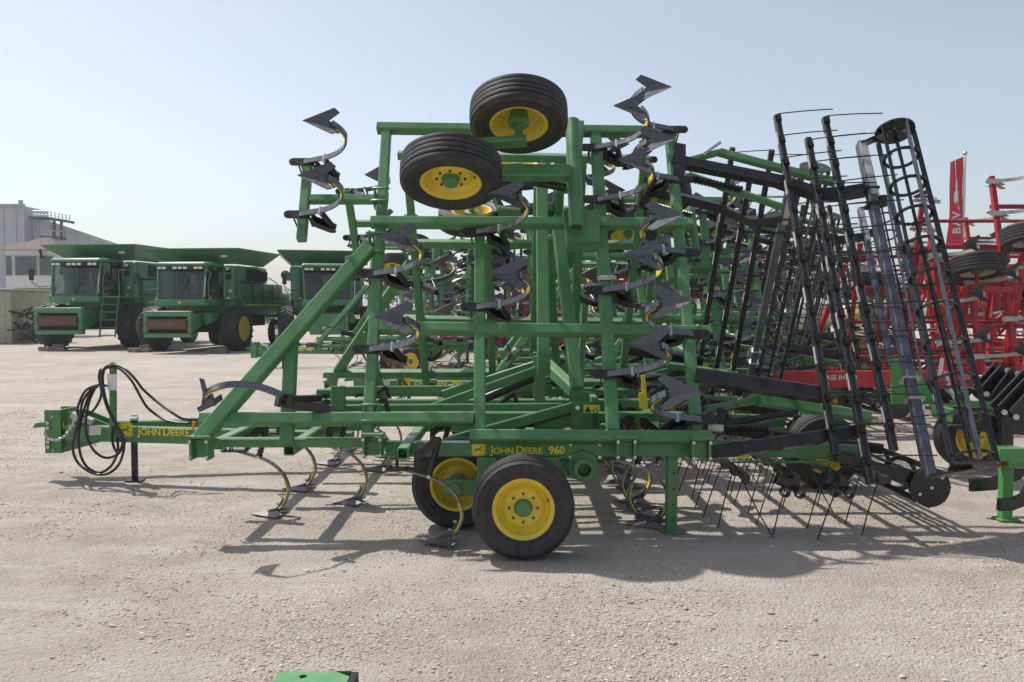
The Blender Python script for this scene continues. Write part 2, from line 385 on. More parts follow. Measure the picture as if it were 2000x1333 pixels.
# wheel: axis +Z is the outer face, unit = ground wheel of 0.71 m
def make_wheel():
    r, hw = .355, .125
    pr = [(.205, -.095), (.222, -.107), (.226, -.112), (.232, -.112), (.236, -.110), (.262, -.121), (.266, -.125), (.272, -.126), (.276, -.123), (.300, -.128), (.312, -.126), (.314, -.129), (.320, -.128), (.325, -.122), (.342, -.105)]
    def rib(a, b_): return [(.353, a), (.355, (a + b_) / 2), (.353, b_)]
    e = [-.105, -.066, -.058, -.025, -.017, .017, .025, .058, .066, .105]
    for i in range(0, 10, 2):
        pr += [(.352 - .004 * (i in (0, 8)), e[i]), (.355 - .003 * (i in (0, 8)), (e[i] + e[i + 1]) / 2), (.352 - .004 * (i in (0, 8)), e[i + 1])]
        if i < 8: pr += [(.338, e[i + 1] + .001), (.338, e[i + 2] - .001)]
    pr += [(.342, .105), (.325, .122), (.320, .128), (.314, .129), (.312, .126), (.300, .128), (.276, .123), (.272, .126), (.266, .125), (.262, .121), (.236, .110), (.232, .112), (.226, .112), (.222, .107), (.205, .095)]
    tyre = MB().lathe(pr, n=64, closed=True).mesh('tyre', RUBBER, ang=40)
    rp = [(.208, -.098), (.214, -.100), (.214, -.094), (.196, -.088), (.186, -.05), (.172, .02), (.186, .055), (.194, .085), (.213, .094), (.214, .101), (.205, .101), (.198, .094),
          (.187, .088), (.178, .058), (.160, .030), (.150, .024), (.140, .040), (.118, .052), (.085, .050), (.06, .050), (.06, .030), (.12, .030), (.13, .012), (.150, -.0), (.160, -.02), (.178, -.07), (.190, -.095)]
    rim = MB().lathe(rp, n=56, closed=True).mesh('rim', YELLOW, ang=30)
    m = MB().lathe([(.06, -.09), (.075, -.085), (.075, -.03), (.064, .0), (.064, .056), (.058, .062), (.055, .095), (.046, .112), (.02, .118), (0.0, .118)], n=24)
    hub = m.mesh('hub', GREEN)
    m = MB()
    for k in range(8):
        a = 2 * math.pi * k / 8; m.cyl((.098 * math.cos(a), .098 * math.sin(a), .048), (.098 * math.cos(a), .098 * math.sin(a), .066), .009, 6)
    m.cyl((.17, .06, .06), (.165, .058, .10), .006, 6)
    nut = m.mesh('lug_nut', BLACK)
    return tyre, rim, hub, nut
WHEEL = make_wheel()
def put_wheel(parent, M, rim=None):
    o = inst('wheel', WHEEL[0], parent, M)
    inst('rim', rim or WHEEL[1], o); inst('hub', WHEEL[2], o); inst('lug_nut', WHEEL[3], o); return o
# harrow tine: coil at the bar (origin), rod leaves along +X
m = MB(); m.lathe([(.020 if i % 2 else .027, -.03 + .06 * i / 8) for i in range(9)], (0, 0, 0), (0, 1, 0), 10)
m.path([(.0, .03, .022), (.06, .03, .024), (.25, .03, .018), (.47, .03, .0)], r=.0052, n=6)
GRIM = WHEEL[1].copy(); GRIM.materials.clear(); GRIM.materials.append(LGREY)
TINE = m.mesh('tine', BLACK, ang=70)

def text_piece(s, size, bold=0.0):
    cu = bpy.data.curves.new('txt', 'FONT'); cu.body = s; cu.size = size; cu.offset = bold; cu.resolution_u = 3
    o = bpy.data.objects.new('txt', cu); col.objects.link(o)
    dg = bpy.context.evaluated_depsgraph_get(); me = bpy.data.meshes.new_from_object(o.evaluated_get(dg))
    bpy.data.objects.remove(o); bpy.data.curves.remove(cu)
    vs_ = [v.co.copy() for v in me.vertices]; fs = [tuple(p.vertices) for p in me.polygons]; bpy.data.meshes.remove(me)
    return vs_, fs
def wordmark(pieces, width, bold=.0):
    """pieces: (text, size, advance gap) set in one line, scaled to width; returns verts in a plane (x, z)"""
    V, Fc, x = [], [], 0.0
    for s, size, gap in pieces:
        vs_, fs = text_piece(s, size, bold)
        x0 = min(v.x for v in vs_); x1 = max(v.x for v in vs_); b0 = len(V)
        V += [Vector((v.x - x0 + x, v.y, 0)) for v in vs_]; Fc += [tuple(i + b0 for i in f) for f in fs]; x += x1 - x0 + gap
    k = width / max(v.x for v in V)
    return [v * k for v in V], Fc
JDW = [('J', 1.0, .06), ('OHN', .80, .26), ('D', 1.0, .06), ('EERE', .80, 0)]
def flat(name, V, Fc, mt, parent, o, ex, ey, lift=0.0):
    ex = Vector(ex).normalized(); ey = Vector(ey).normalized(); n = ex.cross(ey); o = Vector(o) + n * lift - Vector(parent.get('_org', (0, 0, 0)) if parent.parent is None else (0, 0, 0))
    me = bpy.data.meshes.new(name); me.from_pydata([o + ex * v.x + ey * v.y for v in V], [], Fc); me.materials.append(mt)
    return link(bpy.data.objects.new(name, me), parent)
DEER = [[(.16, .46), (.30, .40), (.60, .46), (.66, .54), (.40, .56)], [(.56, .48), (.66, .46), (.80, .72), (.74, .78)], [(.74, .78), (.80, .68), (.92, .68), (.90, .74)], [(.68, .86), (.72, .76), (.77, .78), (.73, .90)], [(.60, .48), (.68, .44), (.90, .30), (.86, .26), (.62, .40)], [(.16, .46), (.28, .42), (.20, .24), (.08, .16), (.08, .21), (.15, .28)], [(.10, .50), (.18, .44), (.20, .48), (.14, .54)]]
def badge(parent, o, size, ex, ey):
    r = .18; pts = []
    for cx, cy, a0 in ((1 - r, 1 - r, 0), (r, 1 - r, 90), (r, r, 180), (1 - r, r, 270)):
        for k in range(4): a = R(a0 + 30 * k); pts.append(Vector(((cx + r * math.cos(a)) * size, (cy + r * math.sin(a)) * size, 0)))
    f = flat('badge', pts, [tuple(range(len(pts)))], DYEL, parent, o, ex, ey, .002)
    inner = [Vector(((p.x - size / 2) * .86 + size / 2, (p.y - size / 2) * .86 + size / 2, 0)) for p in pts]; n = len(pts)
    inn2 = [Vector(((p.x - size / 2) * .82 + size / 2, (p.y - size / 2) * .82 + size / 2, 0)) for p in pts]
    flat('badge_outline', inner + inn2, [(i, (i + 1) % n, n + (i + 1) % n, n + i) for i in range(n)], PRINTG, parent, o, ex, ey, .004)
    V, Fc = [], []
    for pg in DEER: Fc.append(tuple(range(len(V), len(V) + len(pg)))); V += [Vector(((.5 + (x - .5) * .72) * size, (.5 + (y - .5) * .72) * size, 0)) for x, y in pg]
    flat('badge_deer', V, Fc, PRINTG, parent, o, ex, ey, .0055)
def johndeere(parent, o, width, ex=(1, 0, 0), ey=(0, 0, 1), model=None):
    o = Vector(o); ex = Vector(ex); V, Fc = wordmark(JDW, width, .012); h = max(v.y for v in V)
    flat('lettering', V, Fc, DYEL, parent, o, ex, ey, .003)
    badge(parent, o - ex * (h * 2.35) - Vector(ey) * h * .28, h * 1.75, ex, ey)
    if model:
        V, Fc = wordmark([(model, 1, 0)], width * .31, .035); flat('model_number', V, Fc, DYEL, parent, o + ex * (width * 1.12), ex, ey, .003)

# ---------------------------------------------------------------- the field cultivator (nearest one, copied later)
YC = 8.3; O = Vector((0, YC, 0))
cult = thing('field_cultivator', 'nearest green folding field cultivator with raised wings, yellow wheels and black harrow', 'cultivator', O, 'green field cultivators')
def mk(name, mt, fn, parent=None):
    m = MB(); fn(m); return m.build(name, mt, parent or cult, org=O)
def tube(name, a, b_, w=.09, h=.09, up=(0, 0, 1), mt=None, parent=None, hollow=0.0, ch=.010):
    return MB().bar(a, b_, w, h, up, ch, hollow).build(name, mt or GREEN, parent or cult, org=O)
def rod(name, a, b_, r, mt=None, n=16, parent=None, bore=0):
    return MB().cyl(a, b_, r, n, bore=bore).build(name, mt or GREEN, parent or cult, org=O)
def lerp(a, b_, t): return Vector(a) * (1 - t) + Vector(b_) * t

def wing(far):
    def mp(p): p = Vector(p); return Vector((p.x, 2 * YC - p.y, p.z)) if far else p
    n_, l_ = mp(WN + O) - O, mp(WL + O) - O
    if far: n_ = Vector((0, -WN.y, WN.z)); l_ = Vector((0, -WL.y, WL.z))
    def w(px, py, off=0.0): return mp(W(px, py, off))
    def wt(name, a, b_, wd=.085, h=.085, off=0.0, mt=None, **k): return tube(name, w(*a, off), w(*b_, off), wd, h, n_, mt, **k)
    # frame tubes
    wt('frame_tube', (737, 251), (1318, 259), .082, .10)
    wt('frame_tube', (725, 435), (1340, 438), .082, .10, off=.035)
    wt('frame_tube', (741, 641), (1384, 650), .085, .10, off=.0)
    wt('frame_tube', (392, 820), (925, 819), .088, .10, off=.02)
    wt('frame_tube', (918, 853), (1389, 855), .088, .10, off=.03)
    wt('frame_tube', (717, 868), (755, 258))
    wt('frame_tube', (937, 843), (937, 447), .088)
    wt('frame_tube', (1197, 842), (1163, 262), .098)
    wt('frame_tube', (1361, 846), (1308, 262), .085)
    wt('front_brace', (392, 858), (722, 484), .115, .10, off=.045)
    wt('frame_tube', (560, 866), (569, 672), .098, .085, off=-.01)
    wt('outrigger_tube', (602, 317), (589, 469), .080, .080, hollow=.008)
    wt('outrigger_tube', (606, 390), (738, 390), .072, .075)
    # clamps with u-bolts round the upright
    for px, py, hh in ((744, 388, .17), (733, 480, .24), (1184, 550, .03), (726, 812, .17)):
        def cl(m):
            c = w(px, py)
            m.box((0, 0, 0), (.01, hh, .11), None)
            m.v = [tuple(frame((1, 0, 0), n_, c) @ (Vector(q) + Vector((-.052, 0, 0)))) for q in m.v]
            k = len(m.v); m.box((0, 0, 0), (.01, hh, .11)); m.v[k:] = [tuple(frame((1, 0, 0), n_, c) @ (Vector(q) + Vector((.052, 0, 0)))) for q in m.v[k:]]
            for s in (-1, 1):
                a = c + l_ * (hh * .38 * s)
                m.path([a + Vector((-.075, 0, 0)) + n_ * .05, a + Vector((-.06, 0, 0)) + n_ * .062, a + Vector((.06, 0, 0)) + n_ * .062, a + Vector((.075, 0, 0)) + n_ * .05], r=.010, n=6)
        mk('clamp', ZINC if hh < .05 else GREEN, cl)
    # foot brackets of the wing hinge
    for px, py in ((394, 872), (729, 868), (1221, 872), (1367, 874)):
        def hb(m):
            c = w(px, py, .03); T = frame((1, 0, 0), (0, 0, 1), c)
            for dx in (-.062, .062):
                k = len(m.v); m.box((dx, 0, -.01), (.016, .13, .17)); m.v[k:] = [tuple(T @ Vector(q)) for q in m.v[k:]]
            k = len(m.v); m.box((0, 0, .075), (.16, .13, .018)); m.v[k:] = [tuple(T @ Vector(q)) for q in m.v[k:]]
            k = len(m.v); m.box((0, .03, -.02), (.10, .05, .13)); m.v[k:] = [tuple(T @ Vector(q)) for q in m.v[k:]]
        o = mk('hinge_bracket', GREEN, hb)
        c = w(px, py, .03); sg = 1 if far else -1
        for dx in (-.062, .062):
            for dz in (-.07, .045): mk('bolt', ZINC, lambda m: m.cyl(c + Vector((dx, sg * .062, dz)), c + Vector((dx, sg * .08, dz)), .012, 8), o)
    # spring shanks on the wing
    ex = Vector((1, 0, 0))
    for px, py in ((602, 326), (593, 428), (738, 543), (729, 690), (937, 608), (937, 462), (1165, 298), (1171, 399), (1181, 575), (1190, 738)):
        put_shank(cult, frame(ex, -n_, w(px, py) - O))
    for px, py in ((1308, 263), (1317, 360), (1330, 502), (1345, 660), (1360, 826)):
        put_shank(cult, frame(-ex, -n_, w(px, py) - O))
    # lift tyres of the wing on their walking beam
    c1, c2 = mp(P(881, 338, 6.60)), mp(P(1013, 226, 6.87)); K = 1.14; lw = Vector((0, math.copysign(math.sin(R(24)), l_.y), math.cos(R(24))))
    for c, z in ((c1, -1), (c2, 1)):
        put_wheel(cult, frame((1, 0, 0) if z < 0 else (-1, 0, 0), lw * z, c - O) @ Matrix.Diagonal((K, K, K * .86, 1)))
    b1, b2 = c1 + l_ * .27, c2 - l_ * .27
    tube('walking_beam', lerp(b1, b2, -.12), lerp(b1, b2, 1.12), .055, .11, l_.cross(ex))
    rod('spindle', b1, c1 + l_ * .05, .035); rod('spindle', b2, c2 - l_ * .05, .035)
    tb, tt = w(1126, 446, .24), w(1118, 238, .24)
    rod('rockshaft', tb, tt, .062, n=20, bore=.05)
    k1 = w(1112, 338, .24); k2 = mp(P(965, 338, 6.85))
    tube('wheel_arm', k1, k2, .10, .12, l_); tube('wheel_arm', k2 + Vector((.04, 0, 0)), lerp(b1, b2, .5), .07, .09, l_)
    mk('rockshaft_bracket', GREEN, lambda m: m.plate([w(1098, 432, .0), w(1168, 432, .0), w(1168, 492, .0), w(1106, 492, .0)], n_ * .16))
    mk('rockshaft_bracket', GREEN, lambda m: m.plate([w(1108, 262, -.05), w(1138, 262, -.05), w(1134, 330, -.05), w(1104, 330, -.05)], n_ * .18))
    rod('lift_cylinder', w(1022, 352, .1), w(1106, 366, .1), .040, BLACK); rod('cylinder_rod', w(960, 346, .1), w(1022, 352, .1), .016, ZINC)
    # slanted lift links inside the wing
    wt('tower_tube', (1127, 760), (1088, 436), .10, .10, off=-.30)
    wt('tower_tube', (1062, 730), (1058, 340), .11, .10, off=-.42)
    # ---- harrow and basket roller folded up with the wing
    wt('harrow_arm', (1312, 314), (1531, 357), .095, .10, off=.02, mt=BLACK)
    mk('harrow_arm', BLACK, lambda m: m.path([w(1522, 356, .02), w(1560, 368, .03), (w(1600, 381, .05)), w(1640, 380, .07), w(1690, 372, .08)], w=.10, t=.085, side=n_))
    wt('harrow_arm', (1357, 735), (1605, 772), .115, .10, off=.03, mt=BLACK)
    wt('harrow_arm', (1384, 886), (1684, 842), .10, .06, off=.02, mt=BLACK)
    wt('harrow_arm', (1360, 838), (1556, 806), .050, .06, off=-.10, mt=BLACK)
    mk('arm_bracket', BLACK, lambda m: m.plate([w(1312, 298, -.06), w(1334, 302, -.06), w(1334, 352, -.06), w(1326, 366, -.06), w(1310, 358, -.06)], n_ * .14))
    mk('arm_strut', BLACK, lambda m: m.bar(w(1500, 875, .0), w(1500, 830, -.05), .06, .04, n_)); mk('arm_strut', BLACK, lambda m: m.bar(w(1408, 838, -.08), w(1408, 800, -.1), .05, .04, n_))
    wt('linkage_arm', (1330, 318), (1405, 298), .05, .06, off=-.12); wt('linkage_arm', (1405, 298), (1648, 362), .075, .06, off=-.12)
    wt('linkage_arm', (1378, 800), (1480, 782), .05, .06, off=-.12); wt('linkage_arm', (1480, 782), (1700, 815), .085, .06, off=-.12)
    wt('stop_link', (1372, 303), (1407, 278), .03, .02, off=-.08, mt=ZINC); wt('stop_link', (1440, 790), (1482, 770), .035, .02, off=-.08)
    for a, b_ in (((1350, 350), (1450, 372)), ((1412, 838), (1502, 838))):
        def spr(m):
            p, q = w(*a, .0), w(*b_, .0); L_ = (q - p).length
            m.lathe([(.040 if i % 2 else .026, L_ * i / 30) for i in range(31)], p, q - p, 10)
        mk('down_pressure_spring', BLACK, spr)
        mk('spring_seat', LGREY, lambda m: m.bar(w(a[0] - 30, a[1] - 3), w(*a), .05, .05, n_))
    bars = [((1517, 228), (1633, 890), .10), ((1578, 272), (1700, 945), .10), ((1611, 232), (1746, 880), .10)]
    for bi, (a, b_, off) in enumerate(bars):
        pa, pb = w(*a, off), w(*b_, off); hb = MB().bar(pb, pa, .058, .058, n_, .012).build('harrow_bar', BLACK, cult, org=O)
        nt_ = 13
        for i in range(nt_):
            t = (i + .2 + (.15 * (bi % 2))) / nt_
            dirv = (Vector((1, 0, 0)) + n_ * .20 + l_ * random.uniform(-.07, .06)).normalized()
            inst('tine', TINE, hb, frame(dirv, n_ + l_ * .1, lerp(pa, pb, t) - O + n_ * .035))
        for i in range(6):  # short pale grey strips spaced along the bar's left face
            t = (i + .35) / 6; mk('pale_strip', LGREY, lambda m: m.bar(lerp(pa, pb, t) - ex * .012, lerp(pa, pb, t + .045) - ex * .012, .040, .050, n_, .012), hb)
    wt('roller_beam', (1681, 284), (1817, 932), .074, .080, off=.10, mt=GREYB)
    mk('beam_sleeve', LGREY, lambda m: m.bar(w(1681, 280, .10), w(1706, 384, .10), .080, .086, n_, .012))
    for py in (372, 402, 742, 782):
        t = (py - 284) / 648.0; c = w(1681 + 136 * t, py, .10)
        mk('u_bolt', BLACK if py < 500 else ZINC, lambda m: m.bar(c - ex * .062, c + ex * .062, .02, .115, n_))
    pa, pb = w(1748, 258, .20), w(1901, 912, .20); rr = .155; ax = (pb - pa).normalized()
    roller = mk('basket_roller', BLACK, lambda m: m.cyl(pa, pb, .014, 8))
    e1 = ex; e2 = ax.cross(e1).normalized()
    for k in range(5):
        a = 2 * math.pi * (k + .1) / 5; q = e1 * (rr * math.cos(a)) + e2 * (rr * math.sin(a)); q2 = e1 * (rr * math.cos(a + .35)) + e2 * (rr * math.sin(a + .35))
        MB().bar(pa + q, pb + q2, .012, .042, q, .002).build('roller_bar', GREYB if k % 2 else BLACK, roller, org=O)
    for i in range(10):
        c = lerp(pa, pb, (i + .95) / 10.2)
        MB().lathe([(rr - .004, -.006), (rr - .004, .006), (rr - .034, .006), (rr - .034, -.006)], c, ax, 28, closed=True).build('roller_ring', BLACK, roller, org=O)
    for c, s in ((pa, -1), (pb, 1)):
        MB().cyl(c, c + ax * (.014 * s), rr + .012, 28).build('end_disc', BLACK, roller, org=O)
        beam_end = w(1681, 284, .10) if s < 0 else w(1817, 932, .10)
        cc = c + ax * (.02 * s); MB().bar(beam_end, cc, .016, .10, n_, .003).build('roller_hanger', BLACK, roller, org=O)
        for k in range(4): a = k * 1.57 + .5; q = e1 * (.07 * math.cos(a)) + e2 * (.07 * math.sin(a)); MB().cyl(c + q - ax * .02 * s, c + q + ax * .02 * s, .012, 8).build('bolt', ZINC, roller, org=O)
wing(False)
wing(True)

# ---- the lone shank standing out in front, sweep seen edge on
SP = [(655, 800, 6.45), (610, 795, 6.2), (560, 776, 6.0), (510, 757, 5.85), (460, 751, 5.75), (425, 756, 5.70), (402, 769, 5.72), (398, 786, 5.78)]
pts = catmull([P(*q) for q in SP], 4)
ls = mk('spring_shank', STEEL, lambda m: m.path(pts, w=.052, t=.015, side=Vector((.15, .62, .77)).normalized()))
mk('sweep', SWEEP, lambda m: (m.plate([P(391, 738, 5.75), P(399, 741, 5.75), P(409, 776, 5.72), P(401, 781, 5.72)], (.0, -.02, .0)), m.bar(P(404, 768, 5.76), P(414, 795, 5.76), .05, .06), m.plate([P(384, 797, 5.70), P(417, 780, 5.76), P(420, 792, 5.76), P(389, 806, 5.70)], (0, .16, .02))), ls)
mk('decal_strip', DYEL, lambda m: m.path([p + Vector((.004, -.004, -.012)) for p in pts[18:26]], w=.04, t=.006, side=Vector((.15, .62, .77)).normalized()), ls)
mk('bracket', BLACK, lambda m: (m.bar(P(540, 785, 6.0), P(640, 800, 6.25), .07, .07), m.bar(P(560, 780, 6.0), P(625, 778, 6.3), .05, .05), m.cyl(P(566, 770, 5.98), P(566, 792, 5.98), .028, 10)), ls)

# ---- centre frame
def both(y): return (y, 2 * YC - y)
for y in both(6.26):
    rail = tube('side_rail', (-.955, y, .652), (1.475, y, .652), .10, .112)
    tube('front_rail', (-2.28, y + (.06 if y < YC else -.06), .690), (-.965, y + (.06 if y < YC else -.06), .690), .075, .072)
    if y < YC: NEAR_RAIL = rail
for x, y0, z in ((-2.26, 6.33, .675), (-1.70, 6.26, .640), (-.79, 5.93, .672)):
    tube('cross_tube', (x, y0, z), (x, 2 * YC - y0, z), .085, .085, hollow=.009)
for x in (.15, .82, 1.35): tube('cross_tube', (x, 6.33, .665), (x, 2 * YC - 6.33, .665), .085, .085)
for y in both(7.3): tube('inner_rail', (-2.2, y, .755), (1.5, y, .755), .085, .085)
tube('inner_rail', (-2.2, YC, .755), (1.5, YC, .755), .085, .085)
for y in both(7.85): tube('inner_rail', (-.9, y, .60), (1.45, y, .60), .10, .12)
# drawbar: two arms meeting at the hitch
for y in both(7.75):
    arm = tube('drawbar_arm', (-4.42, YC + (y - YC) * .22, .475), (-1.5, y, .475), .085, .155)
hx = -4.45
mk('hitch_plate', GREEN, lambda m: (m.box((hx - .03, YC, .49), (.02, .30, .43)), m.box((hx - .10, YC - .15, .49), (.16, .018, .43)), m.box((hx - .10, YC + .15, .49), (.16, .018, .43)),
    m.plate([(hx, YC - .10, .28), (hx + .02, YC - .10, .68), (hx + .12, YC - .10, .68), (hx + .42, YC - .10, .555), (hx + .42, YC - .10, .40)], (0, .02, 0)),
    m.plate([(hx, YC + .08, .28), (hx + .02, YC + .08, .68), (hx + .12, YC + .08, .68), (hx + .42, YC + .08, .555), (hx + .42, YC + .08, .40)], (0, .02, 0))))
mk('hitch_tongue', GREEN, lambda m: (m.plate([(hx - .36, YC - .06, .51), (hx - .33, YC - .06, .56), (hx - .20, YC - .06, .575), (hx - .04, YC - .06, .60), (hx - .04, YC - .06, .54), (hx - .20, YC - .06, .525)], (0, .12, 0))))
for dz in (.36, .41, .55, .60): rod('bolt', (hx - .14, YC - .185, dz - .02), (hx - .14, YC - .15, dz - .02), .018, ZINC, 8)
for dz in (.64, .30): rod('bolt', (hx - .10, YC - .168, dz), (hx - .10, YC - .155, dz), .012, LGREY, 8)
rod('document_tube', (hx + .10, YC - .16, .655), (hx + .30, YC - .16, .585), .038, LGREY)
mk('warning_sticker', DYEL, lambda m: m.plate([P(103, 825, 8.18), P(125, 825, 8.18), P(125, 838, 8.18), P(103, 838, 8.18)], (0, .002, 0)))
mk('rating_plate', WHITE, lambda m: m.plate([P(174, 832, 8.07), P(197, 831, 8.07), P(197, 850, 8.07), P(174, 851, 8.07)], (0, .003, 0)))
yj = 8.02
rod('jack_leg', P(262, 853, yj + .12), Vector((P(262, 853, yj + .12).x, yj + .12, .0)), .032, BLACK)
mk('jack_foot', BLACK, lambda m: m.box((P(262, 853, yj + .12).x, yj + .12, .006), (.16, .12, .012)))
rod('valve', P(262, 812, 8.05), P(262, 826, 8.05), .035, BLACK, 10); rod('valve', P(255, 818, 8.0), P(269, 818, 8.0), .02, ZINC, 10)
# hose stand, hoses, safety chain
tube('hose_post', P(221, 858, 8.0), P(221, 712, 8.0), .032, .068, (1, 0, 0)); rod('post_cap', P(221, 716, 7.97), P(221, 716, 8.06), .040)
mk('label_wrap', WHITE, lambda m: m.plate([P(209, 731, 7.955), P(228, 731, 7.955), P(228, 763, 7.955), P(211, 763, 7.955)], (0, .002, 0)))
def Z2(L_, d0=7.92, j=.05):
    out = []
    for i, (x, y) in enumerate(L_): out.append(P(20 + x / 4.348, 660 + y / 4.348, d0 + j * math.sin(i * 1.3)))
    return out
HOSES = [
 [(840, 245), (880, 232), (930, 242), (985, 275), (1060, 350), (1120, 430), (1200, 505), (1280, 570), (1380, 640), (1470, 690), (1600, 695)],
 [(835, 255), (880, 245), (950, 280), (1030, 365), (1090, 470), (1150, 575), (1220, 640), (1310, 695), (1420, 722), (1580, 728)],
 [(870, 232), (810, 250), (775, 320), (785, 450), (815, 570), (860, 670), (915, 760), (955, 820), (975, 880), (955, 920)],
 [(880, 238), (800, 270), (785, 350), (800, 480), (840, 610), (890, 710), (935, 800), (955, 870), (945, 930), (915, 975), (885, 940), (865, 860), (872, 745)],
 [(760, 398), (700, 428), (620, 530), (590, 660), (548, 830), (530, 930), (560, 1040), (640, 1120), (740, 1160), (840, 1150), (920, 1080), (960, 975), (970, 880)],
 [(740, 415), (680, 470), (630, 600), (590, 750), (580, 880), (602, 1010), (660, 1105), (760, 1148), (850, 1095), (900, 1010), (915, 930), (905, 850)],
 [(720, 430), (672, 540), (642, 700), (648, 820), (690, 930), (760, 1000), (830, 1020), (910, 992), (958, 930)],
 [(795, 300), (768, 270), (755, 350), (775, 470), (740, 570), (680, 640), (612, 670), (573, 645), (580, 570), (640, 450), (745, 402), (830, 410)],
]
for i, h in enumerate(HOSES):
    mk('hydraulic_hose', HOSE, lambda m: m.path(catmull(Z2(h, 7.86 + .025 * i), 5), r=.0125, n=8))
CH = [(295, 815), (310, 845), (340, 862), (390, 868), (440, 850), (485, 810), (520, 755), (545, 700), (560, 670)]
cpts = catmull(Z2(CH, 7.98, 0), 3)
def chain(m):
    for i in range(len(cpts) - 1):
        c = (cpts[i] + cpts[i + 1]) / 2; a = (cpts[i + 1] - cpts[i]).normalized(); s = Vector((0, 1, 0)) if i % 2 else a.cross(Vector((0, 1, 0))).normalized()
        m.path([c + a * (.022 * math.cos(t)) + s * (.012 * math.sin(t)) for t in [6.283 * k / 8 for k in range(9)]], r=.004, n=5)
mk('safety_chain', ZINC, chain)
# decals
yr = 6.26 - .05
o_ = P(957, 886.5, yr); johndeere(cult, o_, (1060 - 957) / FPX * yr, model='960')
def onarm(px, py):
    d = Vector((2.92, 7.75 - (YC - .55 * .22), 0)).normalized(); a0 = Vector((-4.42, YC - .55 * .22, 0)); dv = ray(px, py); nn = Vector((d.y, -d.x, 0)); p0 = a0 + nn * .0435
    t = (p0 - CAM).dot(nn) / dv.dot(nn); return CAM + dv * t, d
o_, dd = onarm(268, 849.5); e_, _ = onarm(370, 851); johndeere(cult, o_, (e_ - o_).length, dd); e_, _ = onarm(384, 851)
V, Fc = wordmark([('960', 1, 0)], (onarm(416, 851)[0] - e_).length, .035); flat('model_number', V, Fc, DYEL, cult, e_, dd, (0, 0, 1), .003)
mk('sticker', DYEL, lambda m: m.plate([P(1134, 883, yr), P(1149, 883, yr), P(1149, 894, yr), P(1134, 894, yr)], (0, -.003, 0)))
mk('sticker_print', PRINTB, lambda m: m.plate([P(1137, 887.5, yr - .004), P(1146, 887.5, yr - .004), P(1146, 889.5, yr - .004), P(1137, 889.5, yr - .004)], (0, -.001, 0)))
# transport wheels (near and far pair), walking beams, rockshafts
for near in (True, False):
    sg = -1 if near else 1
    def my(y): return y if near else 2 * YC - y
    ax = Vector((0, sg, 0))
    put_wheel(cult, frame((1, 0, 0) if near else (-1, 0, 0), ax, Vector((.078, my(5.68), .352)) - O))
    put_wheel(cult, frame((-1, 0, 0) if near else (1, 0, 0), -ax, Vector((-.43, my(6.46), .352)) - O))
    tube('walking_beam', (-.52, my(6.24), .36), (.16, my(6.24), .36), .06, .12)
    rod('spindle', (.078, my(6.24), .352), (.078, my(5.72), .352), .04); rod('spindle', (-.43, my(6.18), .352), (-.43, my(6.44), .352), .045)
    tube('wheel_leg', (-.19, my(6.15), .36), (-.19, my(6.15), .60), .10, .14, (1, 0, 0))
    tube('wheel_arm', (-.19, my(6.16), .40), (.53, my(6.30), .53), .10, .13)
    if near:
        rod('rockshaft', (.535, 6.06, .525), (.535, 2 * YC - 6.06, .525), .075, n=22, bore=.052)
        mk('rockshaft_bearing', GREEN, lambda m: m.lathe([(.12, -.03), (.125, 0), (.12, .03)], (.535, 6.20, .53), (0, 1, 0), 8))
        mk('bearing_plate', GREEN, lambda m: m.box((.545, 6.205, .648), (.285, .012, .14)))
        for x in (.44, .66):
            for z in (.60, .70): rod('bolt', (x, 6.18, z), (x, 6.20, z), .013, ZINC, 8)
tube('side_apron', (-.25, 6.21, .56), (.36, 6.21, .56), .02, .075)
# rest stands at the rear
for y in both(6.30):
    st = tube('rest_stand', (1.225, y, .60), (1.225, y, .012), .085, .072, (0, 1, 0))
    mk('stand_foot', GREEN, lambda m: m.cyl((1.235, y, .0), (1.235, y, .014), .10, 16), st)
    mk('stand_hole', DARK, lambda m: [m.cyl((1.235, y - .0375, z), (1.235, y - .036, z), .008, 8) for z in (.10, .22, .34, .46)], st)
